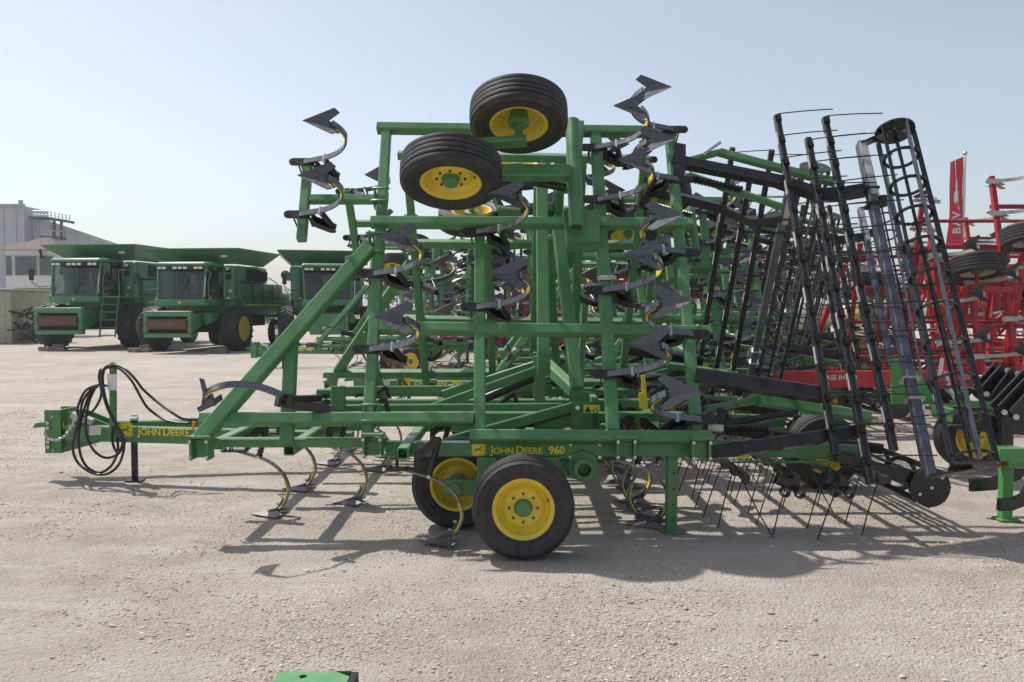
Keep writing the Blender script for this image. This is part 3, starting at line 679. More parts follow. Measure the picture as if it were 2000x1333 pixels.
# lift towers: plates, slanted tubes, links, hydraulic cylinders
for near in (True, False):
    def my(y): return y if near else 2 * YC - y
    tw = mk('lift_tower', GREEN, lambda m: (m.plate([(.50, my(6.9), .70), (.50, my(6.9), .935), (.725, my(6.9), .935), (.725, my(6.9), .70)], (0, .012 if near else -.012, 0)),
        m.plate([(.50, my(7.2), .70), (.50, my(7.2), 1.0), (.725, my(7.2), .98), (.725, my(7.2), .70)], (0, .012 if near else -.012, 0)), m.box((.70, my(7.05), .84), (.05, .30, .25))))
    if near:
        a = P(1143, 791, 6.885); wd = (1171 - 1140) / FPX * 6.885
        mk('warning_sticker', DYEL, lambda m: m.plate([P(1140, 791, 6.888), P(1171, 791, 6.888), P(1171, 807, 6.888), P(1140, 807, 6.888)], (0, -.002, 0)), tw)
        mk('warning_print', PRINTB, lambda m: (m.plate([P(1142, 805, 6.885), P(1148, 793, 6.885), P(1154, 805, 6.885)], (0, -.001, 0)), m.plate([P(1158, 799, 6.885), P(1160, 799, 6.885), P(1160, 805, 6.885), P(1158, 805, 6.885)], (0, -.001, 0)), m.plate([P(1163, 797, 6.885), P(1165, 797, 6.885), P(1169, 805, 6.885), P(1167, 805, 6.885)], (0, -.001, 0))), tw)
        rod('bolt', P(1128, 797, 6.88), P(1128, 797, 6.86), .018, ZINC, 10)
    tube('lift_link', (.53, my(6.95), .89), (-.50, my(6.7), .64), .03, .085); rod('lift_cylinder', (.50, my(7.05), .84), (.02, my(7.02), .70), .042, BLACK); rod('cylinder_rod', (.02, my(7.02), .70), (-.35, my(7.0), .62), .018, ZINC)
    tube('tower_tube', (.56, my(7.25), .98), (.30, my(7.95), 1.20), .10, .11, ch=.012)
    mk('tower_plate', GREEN, lambda m: m.box((.27, my(7.98), .95), (.10, .14, .60)))
    tube('lift_link', (.25, my(7.95), 1.12), (-.75, my(7.7), .78), .03, .085); rod('lift_cylinder', (.26, my(8.1), 1.05), (-.30, my(8.0), .82), .045, BLACK)
    tube('lift_link', (.45, my(7.45), .82), (-2.0, my(7.45), .80), .03, .08)
    tube('tower_plate', (.60, my(7.5), .7), (.66, my(7.5), 1.75), .10, .06)
for x, y, z in ((-1.9, 7.5, .72), (-1.35, 7.3, .76), (-1.75, 9.2, .72), (-.2, 7.9, .74), (-1.55, 8.7, .72)):
    mk('hose_block', BLACK, lambda m: (m.bar((x, y, z), (x + .22, y, z + .16), .05, .045), m.bar((x + .22, y, z + .16), (x + .26, y, z + .02), .05, .04)))
tube('hose_mast', (-1.55, 7.35, .62), (-1.55, 7.35, 1.02), .035, .13, (1, 0, 0))
mk('marker_arm', DYEL, lambda m: (m.plate([P(1252, 733, 7.0), P(1260, 733, 7.0), P(1266, 800, 7.0), P(1257, 800, 7.0)], (0, .02, 0)), m.plate([P(1247, 768, 6.99), P(1256, 766, 6.99), P(1260, 801, 6.99), P(1249, 797, 6.99)], (0, -.02, 0))))
for x, y, z in ((1.62, 7.1, .78), (1.75, 7.3, .70), (1.95, 7.2, .72), (1.5, 7.4, .70), (1.85, 7.6, .80), (1.55, 8.4, .76), (1.75, 9.0, .75)):
    mk('spring_pack', BLACK, lambda m: m.lathe([(.05 if i % 2 else .034, .22 * i / 10) for i in range(11)], (x, y, z - .06), (-.55, .0, .75), 10))
for px in (386, 619):
    q = P(383, 832, 6.15) if px < 400 else Vector((P(383, 832, 6.15).x, 2 * YC - 6.15, P(383, 832, 6.15).z))
    mk('reflector', ORANGE, lambda m: m.box(q + Vector((-.03, .03, 0)), (.02, .012, .06)))
mk('towing_eye', DYEL, lambda m: m.lathe([(.022, -.006), (.022, .006), (.044, .006), (.044, -.006)], P(411, 845, 6.30), (0, 1, .2), 16, closed=True))

# ---- shanks under the centre frame
gx = Vector((1, 0, 0)); ZC = .607
for x, yy in ((-2.26, (6.80, 7.74, 9.0, 9.9)), (-1.68, (7.20, 8.66, 9.45)), (-.77, (5.97, 7.15, 9.4, 10.35))):
    for y in yy: put_shank(cult, frame(gx, (0, 0, 1), Vector((x, y, ZC + (.012 if y < 6 else 0))) - O))
for y in (6.45, 7.25, 8.1, 9.1, 10.0): put_shank(cult, frame(gx, (0, 0, 1), Vector((.82, y, ZC)) - O))
for y in (6.62, 7.05, 7.8, 8.6, 9.5): put_shank(cult, frame(-gx, (0, 0, 1), Vector((1.35, y, ZC)) - O))
# ---- centre section harrow and roller
for y in (6.55, 8.3, 10.05):
    tube('harrow_frame', (1.45, y, .62), (2.75, y, .57), .05, .12); 
    tube('harrow_lip', (1.75, y - .045, .50), (2.75, y - .045, .505), .04, .012, mt=BGREEN)
mk('sticker', DYEL, lambda m: m.plate([P(1438, 886, 6.52), P(1464, 886, 6.52), P(1464, 896, 6.52), P(1438, 896, 6.52)], (0, -.002, 0)))
for bi, (x, z) in enumerate(((1.75, .46), (2.12, .46), (2.47, .45), (2.80, .44))):
    pa, pb = Vector((x, 6.1, z)), Vector((x, 2 * YC - 6.1, z)); hb = MB().bar(pa, pb, .05, .05).build('harrow_bar', BLACK, cult, org=O)
    for i in range(15):
        y = 6.14 + i * .31 + .1 * (bi % 2); back = (i * 3 + bi) % 8 == 0
        a = R(random.uniform(66, 74)) if not back else R(random.uniform(112, 128))
        dv = Vector((-math.cos(a), random.uniform(-.05, .05), -math.sin(a)))
        inst('tine', TINE, hb, frame(dv, (-math.sin(a), 0, math.cos(a)), Vector((x, y, z - .03)) - O))
for x in (2.10, 2.47):
    mk('spring_mount', BLACK, lambda m: (m.bar((x - .10, 6.2, .44), (x + .06, 6.2, .37), .06, .09), m.lathe([(.040, -.02), (.040, .02), (.026, .02), (.026, -.02)], (x - .06, 6.12, .35), (0, 1, 0), 14, closed=True), m.lathe([(.040, -.02), (.040, .02), (.026, .02), (.026, -.02)], (x + .05, 6.12, .34), (0, 1, 0), 14, closed=True)))
y0 = 6.35; pa, pb = Vector((3.24, y0, .335)), Vector((3.24, 2 * YC - y0, .335))
rol = mk('basket_roller', BLACK, lambda m: m.cyl(pa, pb, .02, 8))
for k in range(8):
    a = 2 * math.pi * k / 8; q = Vector((math.cos(a), 0, math.sin(a))) * .145; MB().bar(pa + q, pb + q, .012, .045, q, .002).build('roller_bar', BLACK, rol, org=O)
for i in range(9):
    MB().lathe([(.15, -.006), (.15, .006), (.115, .006), (.115, -.006)], lerp(pa, pb, i / 8 * .98 + .01), (0, 1, 0), 24, closed=True).build('roller_ring', BLACK, rol, org=O)
MB().cyl(pa, pa - Vector((0, .014, 0)), .155, 30).build('end_disc', BLACK, rol, org=O)
for q in ((0, 0), (-.09, -.05), (.08, .08)): MB().cyl(pa + Vector((q[0], -.03, q[1])), pa + Vector((q[0], 0, q[1])), .014, 8).build('bolt', ZINC, rol, org=O)
tube('roller_arm', (2.55, y0 + .1, .56), (3.24, y0 + .06, .36), .05, .09, mt=BLACK); tube('roller_arm', (2.55, 2 * YC - y0 - .1, .56), (3.24, 2 * YC - y0 - .06, .36), .05, .09, mt=BLACK)
for y in (7.1, 9.5): tube('roller_arm', (1.6, y, .70), (3.2, y, .50), .06, .09, mt=BLACK)
# gauge wheel behind the harrow
put_wheel(cult, frame((1, 0, 0), (0, -1, 0), Vector((2.98, 7.9, .352)) - O))
# ---- copies of the cultivator standing behind
index_children()
for (dx, dy, lab) in ((2.1, 5.0, 'second green field cultivator with raised wings, right behind the nearest one'),
                      (-2.57, 14.6, 'green field cultivator parked in front of the rightmost combine harvester'),
                      (4.3, 10.3, 'third green field cultivator in the row, behind the second one'),
                      (-.4, 20.5, 'green field cultivator far behind the first, right of the one before the combine'),
                      (6.6, 17.2, 'farthest green field cultivator in the row, left of the white tank')):
    c = copy_tree(cult, None, skip=('safety_chain', 'bolt', 'u_bolt', 'pivot_bolt', 'lug_nut', 'badge_outline', 'badge_deer', 'valve', 'sticker_print', 'warning_print', 'stand_hole') if dy < 8 else ('safety_chain', 'bolt', 'u_bolt', 'pivot_bolt', 'lug_nut', 'badge_outline', 'badge_deer', 'valve', 'sticker_print', 'warning_print', 'clamp', 'decal_strip', 'stand_hole', 'sticker', 'hydraulic_hose', 'pale_strip'))
    c.location = O + Vector((dx, dy, 0)); c['label'] = lab

# ---------------------------------------------------------------- far ground cover and trees
FIELD = mat('dry_grass', (.16, .19, .075), .95, var=.35, vscale=.08)
fm = MB(); fm.add([(-900, 75, .02), (900, 75, .02), (900, 1490, .3), (-900, 1490, .3)], [(0, 1, 2, 3)])
tag(fm.build('field', FIELD), 'green grass field beyond the yard', kind='structure')
LEAF = bpy.data.materials.new('leaf'); LEAF.use_nodes = True; q = LEAF.node_tree; b = q.nodes['Principled BSDF']; b.inputs['Roughness'].default_value = .75
ge = q.nodes.new('ShaderNodeNewGeometry'); cr = q.nodes.new('ShaderNodeValToRGB'); cr.color_ramp.elements[0].color = (.030, .060, .018, 1); cr.color_ramp.elements[1].color = (.10, .15, .045, 1)
q.links.new(ge.outputs['Random Per Island'], cr.inputs['Fac']); q.links.new(cr.outputs[0], b.inputs['Base Color'])
BARK = mat('bark', (.07, .055, .04), .9, var=.3)
def leaf_crown(seed, n=1100):
    rs = random.Random(seed); V, Fc = [], []
    lobes = [(Vector((rs.uniform(-.55, .55), rs.uniform(-.5, .5), rs.uniform(.35, .95))), rs.uniform(.22, .42)) for _ in range(9)]
    for i in range(n):
        c, r = rs.choice(lobes); d = Vector((rs.gauss(0, 1), rs.gauss(0, 1), rs.gauss(0, 1))).normalized(); p = c + d * r * (rs.random() ** .4)
        if p.z < .12: continue
        u = Vector((rs.gauss(0, 1), rs.gauss(0, 1), rs.gauss(0, 1))).normalized(); v = u.orthogonal().normalized(); s = rs.uniform(.025, .06); k = len(V)
        V += [p + u * s, p + v * s * .7, p - u * s, p - v * s * .7]; Fc.append((k, k + 1, k + 2, k + 3))
    me = bpy.data.meshes.new('crown'); me.from_pydata(V, [], Fc); me.materials.append(LEAF); return me
CROWNS = [leaf_crown(s) for s in (1, 2, 3)]
mt_ = MB(); mt_.path([(0, 0, 0), (.02, 0, .2), (.0, .02, .45), (.03, 0, .8)], r=[.035, .028, .02, .008], n=7); mt_.path([(.01, 0, .25), (.15, .05, .5), (.3, .1, .7)], r=[.02, .014, .006], n=6); mt_.path([(.01, 0, .3), (-.15, -.05, .55), (-.3, 0, .72)], r=[.018, .012, .005], n=6)
TRUNK = mt_.mesh('trunk', BARK)
def tree(px, Y, hgt_, wid, k, label, name='bush'):
    X = (px - 1000) / FPX * Y
    t = thing(name, label, name.split('_')[-1], (X, Y, 0), 'trees and bushes along the horizon')
    S = Matrix.Diagonal((wid, wid, hgt_, 1))
    inst('trunk', TRUNK, t, S); inst('crown', CROWNS[k % 3], t, S @ Matrix.Rotation(k * 1.3, 4, 'Z'))
tree(548, 62, 2.9, 2.2, 0, 'green bush just left of the rightmost combine', 'leafy_bush')
tree(522, 75, 1.9, 1.8, 1, 'low bush at the horizon left of the taller bush', 'leafy_bush')
for i, px in enumerate((1085, 1160, 1235, 1300, 1390, 1470, 1560, 1640, 1700, 1765, 1830, 1900, 1960, 745, 800, 860, 930)):
    tree(px, 150 + (i * 37) % 40, 5.0 + (i * 7) % 4 * .5, 6.5, i, 'far tree in the hazy tree line on the horizon', 'far_tree')

# ---------------------------------------------------------------- combine harvesters (front faces -Y)
comb = thing('combine_harvester', 'green combine harvester with a ladder beside its cab, leftmost of three', 'combine harvester', (0, 0, 0), 'combine harvesters')
def cb(name, mt, fn, parent=None, ang=35, bev=None):
    m = MB(); fn(m); o = m.build(name, mt, parent or comb, org=(0, 0, 0), ang=ang)
    if bev is None and mt is CGREEN and name in ('body', 'side_panel', 'cab', 'cab_roof', 'tank_front', 'header_mount', 'feeder_house', 'gearbox'): bev = .10 if name in ('body', 'cab_roof', 'tank_front') else .04
    if bev:
        bm = bmesh.new(); bm.from_mesh(o.data); bmesh.ops.bevel(bm, geom=bm.edges[:], offset=bev, segments=3, profile=.5, affect='EDGES'); bm.to_mesh(o.data); bm.free()
        o.data.polygons.foreach_set('use_smooth', [True] * len(o.data.polygons)); o.data.set_sharp_from_angle(angle=R(50))
    return o
def hexf(x0, x1, y0, y1, z0, z1, dx0=0, dx1=0, dy=0):       # box with sloping top: corner order of MB.hexa
    return [(x0, y0, z0), (x1, y0, z0), (x1, y1, z0), (x0, y1, z0), (x0 + dx0, y0 + dy, z1), (x1 + dx1, y0 + dy, z1), (x1 + dx1, y1, z1), (x0 + dx0, y1, z1)]
body = cb('body', CGREEN, lambda m: (m.hexa(hexf(-1.35, 1.35, .35, 5.4, 1.35, 2.65)), m.hexa(hexf(-1.45, 1.45, .45, 3.4, 2.652, 3.30)), m.hexa(hexf(-1.30, 1.30, 5.4, 6.6, 1.2, 2.3, .1, -.1))))
cb('side_panel', CGREEN, lambda m: m.hexa(hexf(1.352, 1.46, .9, 4.9, 1.55, 2.62, 0, -.05)), body); cb('side_panel', CGREEN, lambda m: m.hexa(hexf(-1.46, -1.352, .9, 4.9, 1.55, 2.62, .05, 0)), body)
for x, y0, y1, z0, z1, sx in ((1.475, 1.3, 2.6, 2.72, 3.2, 1), (1.475, 2.75, 3.3, 2.75, 3.15, 1)):
    cb('engine_grille', DARK, lambda m: m.box((x, (y0 + y1) / 2, (z0 + z1) / 2), (.05, y1 - y0, z1 - z0)), body)
# grain tank extensions: four flared leaves
def flare(m, a, b_, c, d): m.plate([a, b_, c, d], (0, 0, .03))
z0, z1 = 3.34, 3.88
tank = cb('grain_tank_extension', CGREEN, lambda m: flare(m, (-1.35, .5, z0), (1.35, .5, z0), (1.9, -.38, z1), (-1.9, -.38, z1)))
cb('grain_tank_extension', CGREEN, lambda m: flare(m, (1.35, .5, z0), (1.35, 3.2, z0), (1.9, 3.72, z1), (1.9, -.38, z1)))
cb('grain_tank_extension', CGREEN, lambda m: flare(m, (-1.35, 3.2, z0), (-1.35, .5, z0), (-1.9, -.38, z1), (-1.9, 3.72, z1)))
cb('grain_tank_extension', CGREEN, lambda m: flare(m, (1.35, 3.2, z0), (-1.35, 3.2, z0), (-1.9, 3.72, z1), (1.9, 3.72, z1)))
cb('tank_sticker', WHITE, lambda m: m.plate([(1.05, -.06, 3.58), (1.30, -.06, 3.58), (1.32, -.12, 3.66), (1.08, -.12, 3.66)], (0, -.012, -.004)))
# cab
cab = cb('cab', CGREEN, lambda m: (m.hexa(hexf(-.98, .98, -1.28, .42, 1.72, 1.98)), m.box((-.93, .36, 2.6), (.12, .12, 1.25)), m.box((.93, .36, 2.6), (.12, .12, 1.25)),
    m.bar((-.86, -1.22, 1.98), (-.93, -1.02, 3.22), .07, .07), m.bar((.86, -1.22, 1.98), (.93, -1.02, 3.22), .07, .07)))
cb('cab_roof', CGREEN, lambda m: m.hexa([(-1.02, -1.22, 3.20), (1.02, -1.22, 3.20), (1.0, .45, 3.20), (-1.0, .45, 3.20), (-.98, -1.15, 3.36), (.98, -1.15, 3.36), (.95, .45, 3.40), (-.95, .45, 3.40)]), cab)
cb('windscreen', GLASS, lambda m: m.plate([(-.84, -1.20, 1.99), (.84, -1.20, 1.99), (.90, -1.0, 3.2), (-.90, -1.0, 3.2)], (0, .02, 0)), cab)
for s in (-1, 1):
    cb('side_window', GLASS, lambda m: m.plate([(s * .90, -1.15, 2.0), (s * .95, .30, 2.0), (s * .95, .30, 3.19), (s * .94, -.97, 3.19)], (-s * .015, 0, 0)), cab)
    cb('mirror', PRINTB, lambda m: (m.box((s * 1.62, -1.30, 2.75), (.16, .06, .42)), m.path([(s * .98, -1.05, 2.35), (s * 1.4, -1.2, 2.3), (s * 1.62, -1.27, 2.45), (s * 1.62, -1.27, 2.6)], r=.018, n=6)), cab)
for x in (-.80, -.62, -.2, 0, .2, .62, .80): cb('work_light', LAMP, lambda m: m.box((x, -1.20, 3.13), (.14, .06, .085)), cab)
cb('seat', LGREY, lambda m: (m.box((.05, -.25, 2.25), (.5, .5, .12)), m.box((.05, .02, 2.6), (.46, .12, .65))), cab)
cb('steering_column', PRINTB, lambda m: (m.cyl((.05, -.75, 2.0), (.05, -.62, 2.4), .05, 8), m.lathe([(.19, -.015), (.19, .015), (.16, .015), (.16, -.015)], (.05, -.62, 2.42), (0, -.4, 1), 14, closed=True)), cab)
cb('cab_interior', DARK, lambda m: (m.box((0, .38, 2.58), (1.80, .04, 1.2)), m.box((0, -.4, 2.0), (1.75, 1.5, .03))), cab)
cb('console', PRINTB, lambda m: (m.box((.48, -.35, 2.4), (.22, .6, .35)), m.box((.6, -.85, 2.75), (.24, .08, .3))), cab)
cb('wiper', PRINTB, lambda m: m.bar((.0, -1.23, 2.05), (.30, -1.14, 2.75), .03, .02), cab)
cb('cab_badge', DYEL, lambda m: m.box((.0, -1.285, 1.85), (.09, .01, .08)), cab)
cb('tank_front', CGREEN, lambda m: m.hexa(hexf(.98, 1.42, .2, .6, 1.9, 3.28))); cb('tank_front', CGREEN, lambda m: m.hexa(hexf(-1.42, -.98, .2, .6, 1.9, 3.28)))
cb('tank_lamp', LAMP, lambda m: m.box((1.2, .17, 3.15), (.14, .05, .10)))
cb('service_hatch', DARK, lambda m: m.box((1.22, .185, 2.95), (.22, .03, .42)))
# feeder house with its header mount
fh = cb('feeder_house', CGREEN, lambda m: m.hexa([(-.72, -2.0, .62), (.72, -2.0, .62), (.68, -.4, 1.15), (-.68, -.4, 1.15), (-.72, -2.0, 1.38), (.72, -2.0, 1.38), (.68, -.4, 1.52), (-.68, -.4, 1.52)]))
cb('header_mount', CGREEN, lambda m: (m.box((0, -2.08, 1.44), (1.80, .24, .20)), m.box((0, -2.08, .66), (1.80, .24, .16)), m.box((-.83, -2.08, 1.08), (.16, .24, .66)), m.box((.83, -2.08, 1.08), (.16, .24, .66))), fh)
cb('feeder_opening', DARK, lambda m: m.box((0, -2.02, 1.08), (1.5, .04, .68)), fh)
cb('feeder_drum', RUST, lambda m: m.cyl((-.74, -2.10, 1.06), (.74, -2.10, 1.06), .20, 18), fh)
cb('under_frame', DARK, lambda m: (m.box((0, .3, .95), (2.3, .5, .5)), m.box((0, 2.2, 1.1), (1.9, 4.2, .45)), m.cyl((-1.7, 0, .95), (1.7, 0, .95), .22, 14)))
cb('gearbox', CGREEN, lambda m: (m.box((.86, -.55, 1.25), (.28, .8, .40)), m.cyl((.9, -1.0, 1.2), (.9, -.6, 1.2), .18, 12)))
for x, y0, y1, z in ((1.462, .95, 4.8, 2.05), (1.355, 4.95, 5.35, 2.0)): cb('panel_seam', DARK, lambda m: m.box((x, (y0 + y1) / 2, z), (.03, y1 - y0, .02)), body)
for y in (1.9, 2.9, 3.9): cb('panel_seam', DARK, lambda m: m.box((1.455, y, 2.08), (.03, .02, .95)), body)
cb('side_stripe', DYEL, lambda m: m.box((1.462, 3.0, 1.75), (.02, 3.6, .06)), body)
cb('grip_bar', ZINC, lambda m: m.path([(.98, -1.28, 2.05), (1.0, -1.30, 2.4), (1.0, -1.22, 2.8)], r=.018, n=6), cab)
cb('lamp_bar', PRINTB, lambda m: m.box((0, -1.175, 3.13), (1.86, .05, .13)), cab)
for s in (-1, 1): cb('side_lamp', ORANGE, lambda m: m.box((s * 1.05, -.95, 2.02), (.10, .06, .06)), cab)
# drive tyres with lugs
def drive_tyre(r, hw):
    m = MB(); m.lathe([(r * .55, -hw), (r * .80, -hw * 1.05), (r * .95, -hw * .92), (r * .955, 0), (r * .95, hw * .92), (r * .80, hw * 1.05), (r * .55, hw)], (0, 0, 0), (1, 0, 0), 36)
    for k in range(22):
        for s in (-1, 1):
            a = 2 * math.pi * (k + (.5 if s > 0 else 0)) / 22; a2 = a + .26
            p = Vector((s * hw * .02, math.cos(a2) * r * .965, math.sin(a2) * r * .965)); q_ = Vector((s * hw * .98, math.cos(a) * r * .955, math.sin(a) * r * .955)); m.bar(p, q_, r * .075, r * .085, Vector((0, math.cos(a), math.sin(a))), .006)
    return m.mesh('tyre', RUBBER, ang=40)
DT = drive_tyre(.86, .30); RT = drive_tyre(.56, .20)
def rimmesh(r, hw): return MB().lathe([(r * .56, hw * 1.0), (r * .52, hw * 1.02), (r * .50, hw * .5), (r * .44, hw * .35), (r * .2, hw * .35), (r * .18, hw * .6), (0, hw * .6)], (0, 0, 0), (1, 0, 0), 28).mesh('rim', YELLOW)
DR, RR = rimmesh(.86, .30), rimmesh(.56, .20)
for x, y, t_, r_, z in ((1.62, 0, DT, DR, .85), (-1.62, 0, DT, DR, .85), (1.35, 4.6, RT, RR, .56), (-1.35, 4.6, RT, RR, .56)):
    o = inst('wheel', t_, comb, Matrix.Translation((x, y, z)) @ (Matrix.Rotation(math.pi, 4, 'Z') if x < 0 else Matrix.Identity(4))); inst('rim', r_, o)
# ladder, platform and hand rails on the machine's left side (image right)
def lad(m):
    for x in (1.02, 1.62): m.bar((x, -1.05, 1.95), (x, -1.35, .45), .04, .06)
ld = cb('ladder', CGREEN, lad)
for i in range(5): cb('step', CGREEN, lambda m: m.box((1.32, -1.12 - .055 * i, 1.65 - .28 * i), (.58, .16, .03)), ld)
cb('platform', CGREEN, lambda m: m.box((1.32, -.45, 1.93), (.75, 1.3, .05)))
cb('hand_rail', CGREEN, lambda m: m.path([(1.04, -1.08, 1.95), (1.04, -1.1, 2.6), (1.1, -1.0, 2.95)], r=.02, n=6)); cb('hand_rail', CGREEN, lambda m: m.path([(1.66, -1.08, 1.95), (1.66, -1.1, 2.9), (1.66, -.6, 2.95), (1.66, .2, 2.9), (1.66, .2, 1.95)], r=.02, n=6))
cb('hand_rail', CGREEN, lambda m: m.path([(1.5, 5.2, 1.2), (1.5, 4.3, 2.7), (1.5, 3.4, 2.9)], r=.022, n=6)); cb('exhaust', RUST, lambda m: m.cyl((.9, 3.6, 3.2), (.9, 3.6, 4.0), .07, 10)); cb('unloading_auger', CGREEN, lambda m: m.cyl((-1.62, .6, 2.95), (-1.62, 6.2, 3.05), .19, 14))
for x, z, c in ((1.28, 2.3, WHITE), (1.2, 2.02, WHITE)): cb('reflector', c, lambda m: m.box((x, .19, z), (.12, .02, .09)))
comb.scale = (1.06, 1.06, 1.06); comb.location = ((186 - 1000) / FPX * 33.5, 33.5, 0); comb.rotation_euler = (0, 0, R(-6)); index_children()
def comb_copy(px, Y, rz, label, skip=()):
    c = copy_tree(comb, None, skip); c.location = ((px - 1000) / FPX * Y, Y, 0); c.rotation_euler = (0, 0, R(rz)); c['label'] = label; c.scale = (.985,) * 3
comb_copy(384, 31.4, -6, 'green combine harvester without a ladder, middle of the three', ('ladder', 'platform'))
comb_copy(640, 32.6, 14, 'rightmost green combine harvester, behind the cultivator hitch', ('ladder', 'platform', 'header_mount', 'feeder_opening', 'feeder_drum'))
comb.rotation_euler = (0, 0, R(-6))
for px, Y, s in ((102, 31.0, 1.0), (272, 30.3, .8), (425, 29.6, .7)):
    X = (px - 1000) / FPX * Y; t = thing('timber_block', {102: 'weathered timber blocks lying before the left combine', 272: 'timber block on the ground between the left and middle combines', 425: 'timber block before the right wheel of the middle combine'}[px], 'timber', (X, Y, 0))
    m = MB(); m.bar((X - .5 * s, Y, .08), (X + .5 * s, Y - .1, .08), .18, .15); m.build('beam', WOOD, t); m = MB(); m.bar((X - .1, Y - .25, .07), (X + .45 * s, Y + .2, .07), .16, .14); m.build('beam', WOOD, t); m = MB(); m.bar((X + .05, Y - .1, .20), (X + .35 * s, Y + .1, .21), .12, .10); m.build('beam', WOOD, t)

# ---------------------------------------------------------------- hall, watch booth, shed
hall = thing('industrial_hall', 'large grey metal-clad hall behind the combines at the left', 'building', (-38, 62, 0))
def hb_(name, mt, fn, parent=None): m = MB(); fn(m); return m.build(name, mt, parent or hall)
xe = (52 - 1000) / FPX * 60
front = hb_('wall', HALL, lambda m: m.box(((xe - 62) / 2, 61.6, 4.42), (62 + xe, 3.2, 8.84)))
x2 = (262 - 1000) / FPX * 61; gable = hb_('wall', HALL, lambda m: m.plate([(xe + .02, 61, 0), (x2 + 3, 61, 0), (x2 + 3, 61, 4.6), (xe + .02, 61, 8.15)], (0, .4, 0))); hb_('roof_slab', HALL, lambda m: m.plate([(xe + .02, 61.4, 0), (x2 + 3, 61.4, 0), (x2 + 3, 61.4, .8), (xe + .02, 61.4, 3.2)], (0, 24, 0)))
x = xe - 24
while x < xe - .2:
    hb_('wall_rib', HALL, lambda m: m.box((x, 59.97, 4.4), (.10, .07, 8.8)), front); x += .9
x = xe + .5
while x < x2 + 2.8:
    zz = 8.15 + (4.6 - 8.15) * (x - xe) / (x2 + 3 - xe); hb_('wall_rib', HALL, lambda m: m.box((x, 60.97, zz / 2 - .05), (.10, .07, zz - .1)), gable); x += .9
hb_('roof_edge', LGREY, lambda m: m.bar((xe, 60.9, 8.25), (x2 + 3.1, 60.9, 4.7), .25, .16)); hb_('roof_edge', LGREY, lambda m: m.box(((xe - 62) / 2, 59.9, 8.9), (62 + xe + .2, .3, .14)))
hb_('chimney_stub', LGREY, lambda m: m.cyl((xe - .2, 60, 8.9), (xe - .2, 60, 9.25), .16, 8)); hb_('antenna', ZINC, lambda m: (m.cyl((xe - 8.2, 60.5, 8.9), (xe - 8.2, 60.5, 10.6), .05, 6), m.cyl((xe - 8.6, 60.5, 9.9), (xe - 7.8, 60.5, 9.9), .03, 6)))
def rail_at(px, py, Y=59.3): return P(px, py, Y)
pf = thing('roof_walkway', 'grey steel walkway with railings beside the hall roof', 'walkway', tuple(P(100, 440, 59.3)))
def wk(name, mt, fn, parent=None): m = MB(); fn(m); return m.build(name, mt, parent or pf)
wk('deck', GREYB, lambda m: (m.bar(P(64, 426, 59.3), P(102, 428, 59.3), 1.2, .18), m.bar(P(102, 428, 59.3), P(137, 434, 59.3), 1.2, .18)))
for k in range(11):
    px = 64 + 7.2 * k; yb = 426 if px < 102 else 428 + (px - 102) * .17; wk('rail_post', ZINC, lambda m: m.cyl(P(px, yb, 58.8), P(px, yb - 14, 58.8), .035, 6))
for dy in (14, 7): wk('rail', ZINC, lambda m: m.path([P(64, 426 - dy, 58.8), P(100, 427 - dy, 58.8), P(136, 434 - dy, 58.8)], r=.035, n=6))
for px in (106, 120): wk('support_post', GREYB, lambda m: m.cyl(P(px, 432, 59.3), P(px, 470, 59.3), .10, 8))
wk('lower_deck', GREYB, lambda m: m.bar(P(86, 464, 59.3), P(122, 466, 59.3), 1.0, .18)); wk('rail', ZINC, lambda m: m.path([P(86, 450, 58.9), P(122, 452, 58.9)], r=.035, n=6))
bt = thing('watch_booth', 'pale watch booth on posts with a brown hip roof, in front of the hall', 'booth', (-25.5, 45, 0))
def bo(name, mt, fn, parent=None): m = MB(); fn(m); return m.build(name, mt, parent or bt)
bx0, bx1 = (13 - 1000) / FPX * 45, (118 - 1000) / FPX * 45; bz0, bz1 = 2.62, 4.72
wl = bo('wall', WHITE, lambda m: m.box(((bx0 + bx1) / 2, 46.3, (bz0 + bz1) / 2), (bx1 - bx0, 2.6, bz1 - bz0)))
bo('roof', ROOFB, lambda m: m.add([(bx0 - .3, 44.7, bz1), (bx1 + .3, 44.7, bz1), (bx1 + .3, 47.9, bz1), (bx0 - .3, 47.9, bz1), ((bx0 + bx1) / 2 - .1, 46.3, bz1 + .75), ((bx0 + bx1) / 2 + .3, 46.3, bz1 + .75)], [(0, 1, 5, 4), (1, 2, 5), (2, 3, 4, 5), (3, 0, 4), (3, 2, 1, 0)]))
for x0, x1 in ((bx0 + .08, bx0 + .36), (bx0 + .58, bx0 + 1.72), (bx0 + 1.9, bx0 + 2.6)):
    f = bo('window', LGREY, lambda m: m.box(((x0 + x1) / 2, 44.985, 3.85), (x1 - x0 + .1, .05, 1.1)), wl); bo('pane', WGLASS, lambda m: m.box(((x0 + x1) / 2, 44.955, 3.85), (x1 - x0, .03, 1.0)), f)
for px in (22, 62, 105): bo('post', RUST, lambda m: m.box(((px - 1000) / FPX * 45.4, 45.4, 1.31), (.16, .16, 2.62)))
bo('floor_beam', WOOD, lambda m: m.box(((bx0 + bx1) / 2, 46.2, 2.52), (bx1 - bx0 + .5, 2.5, .18))); bo('brace', RUST, lambda m: m.bar(((35 - 1000) / FPX * 45, 45.2, 2.4), ((62 - 1000) / FPX * 45, 45.2, 1.2), .1, .1)); bo('floodlight', DARK, lambda m: m.bar(P(78, 488, 44.8), P(82, 505, 44.8), .1, .1))
sd_ = thing('shed', 'low olive board shed with corrugated roof at the left edge', 'shed', (-24.5, 37, 0))
def sh_(name, mt, fn, parent=None): m = MB(); fn(m); return m.build(name, mt, parent or sd_)
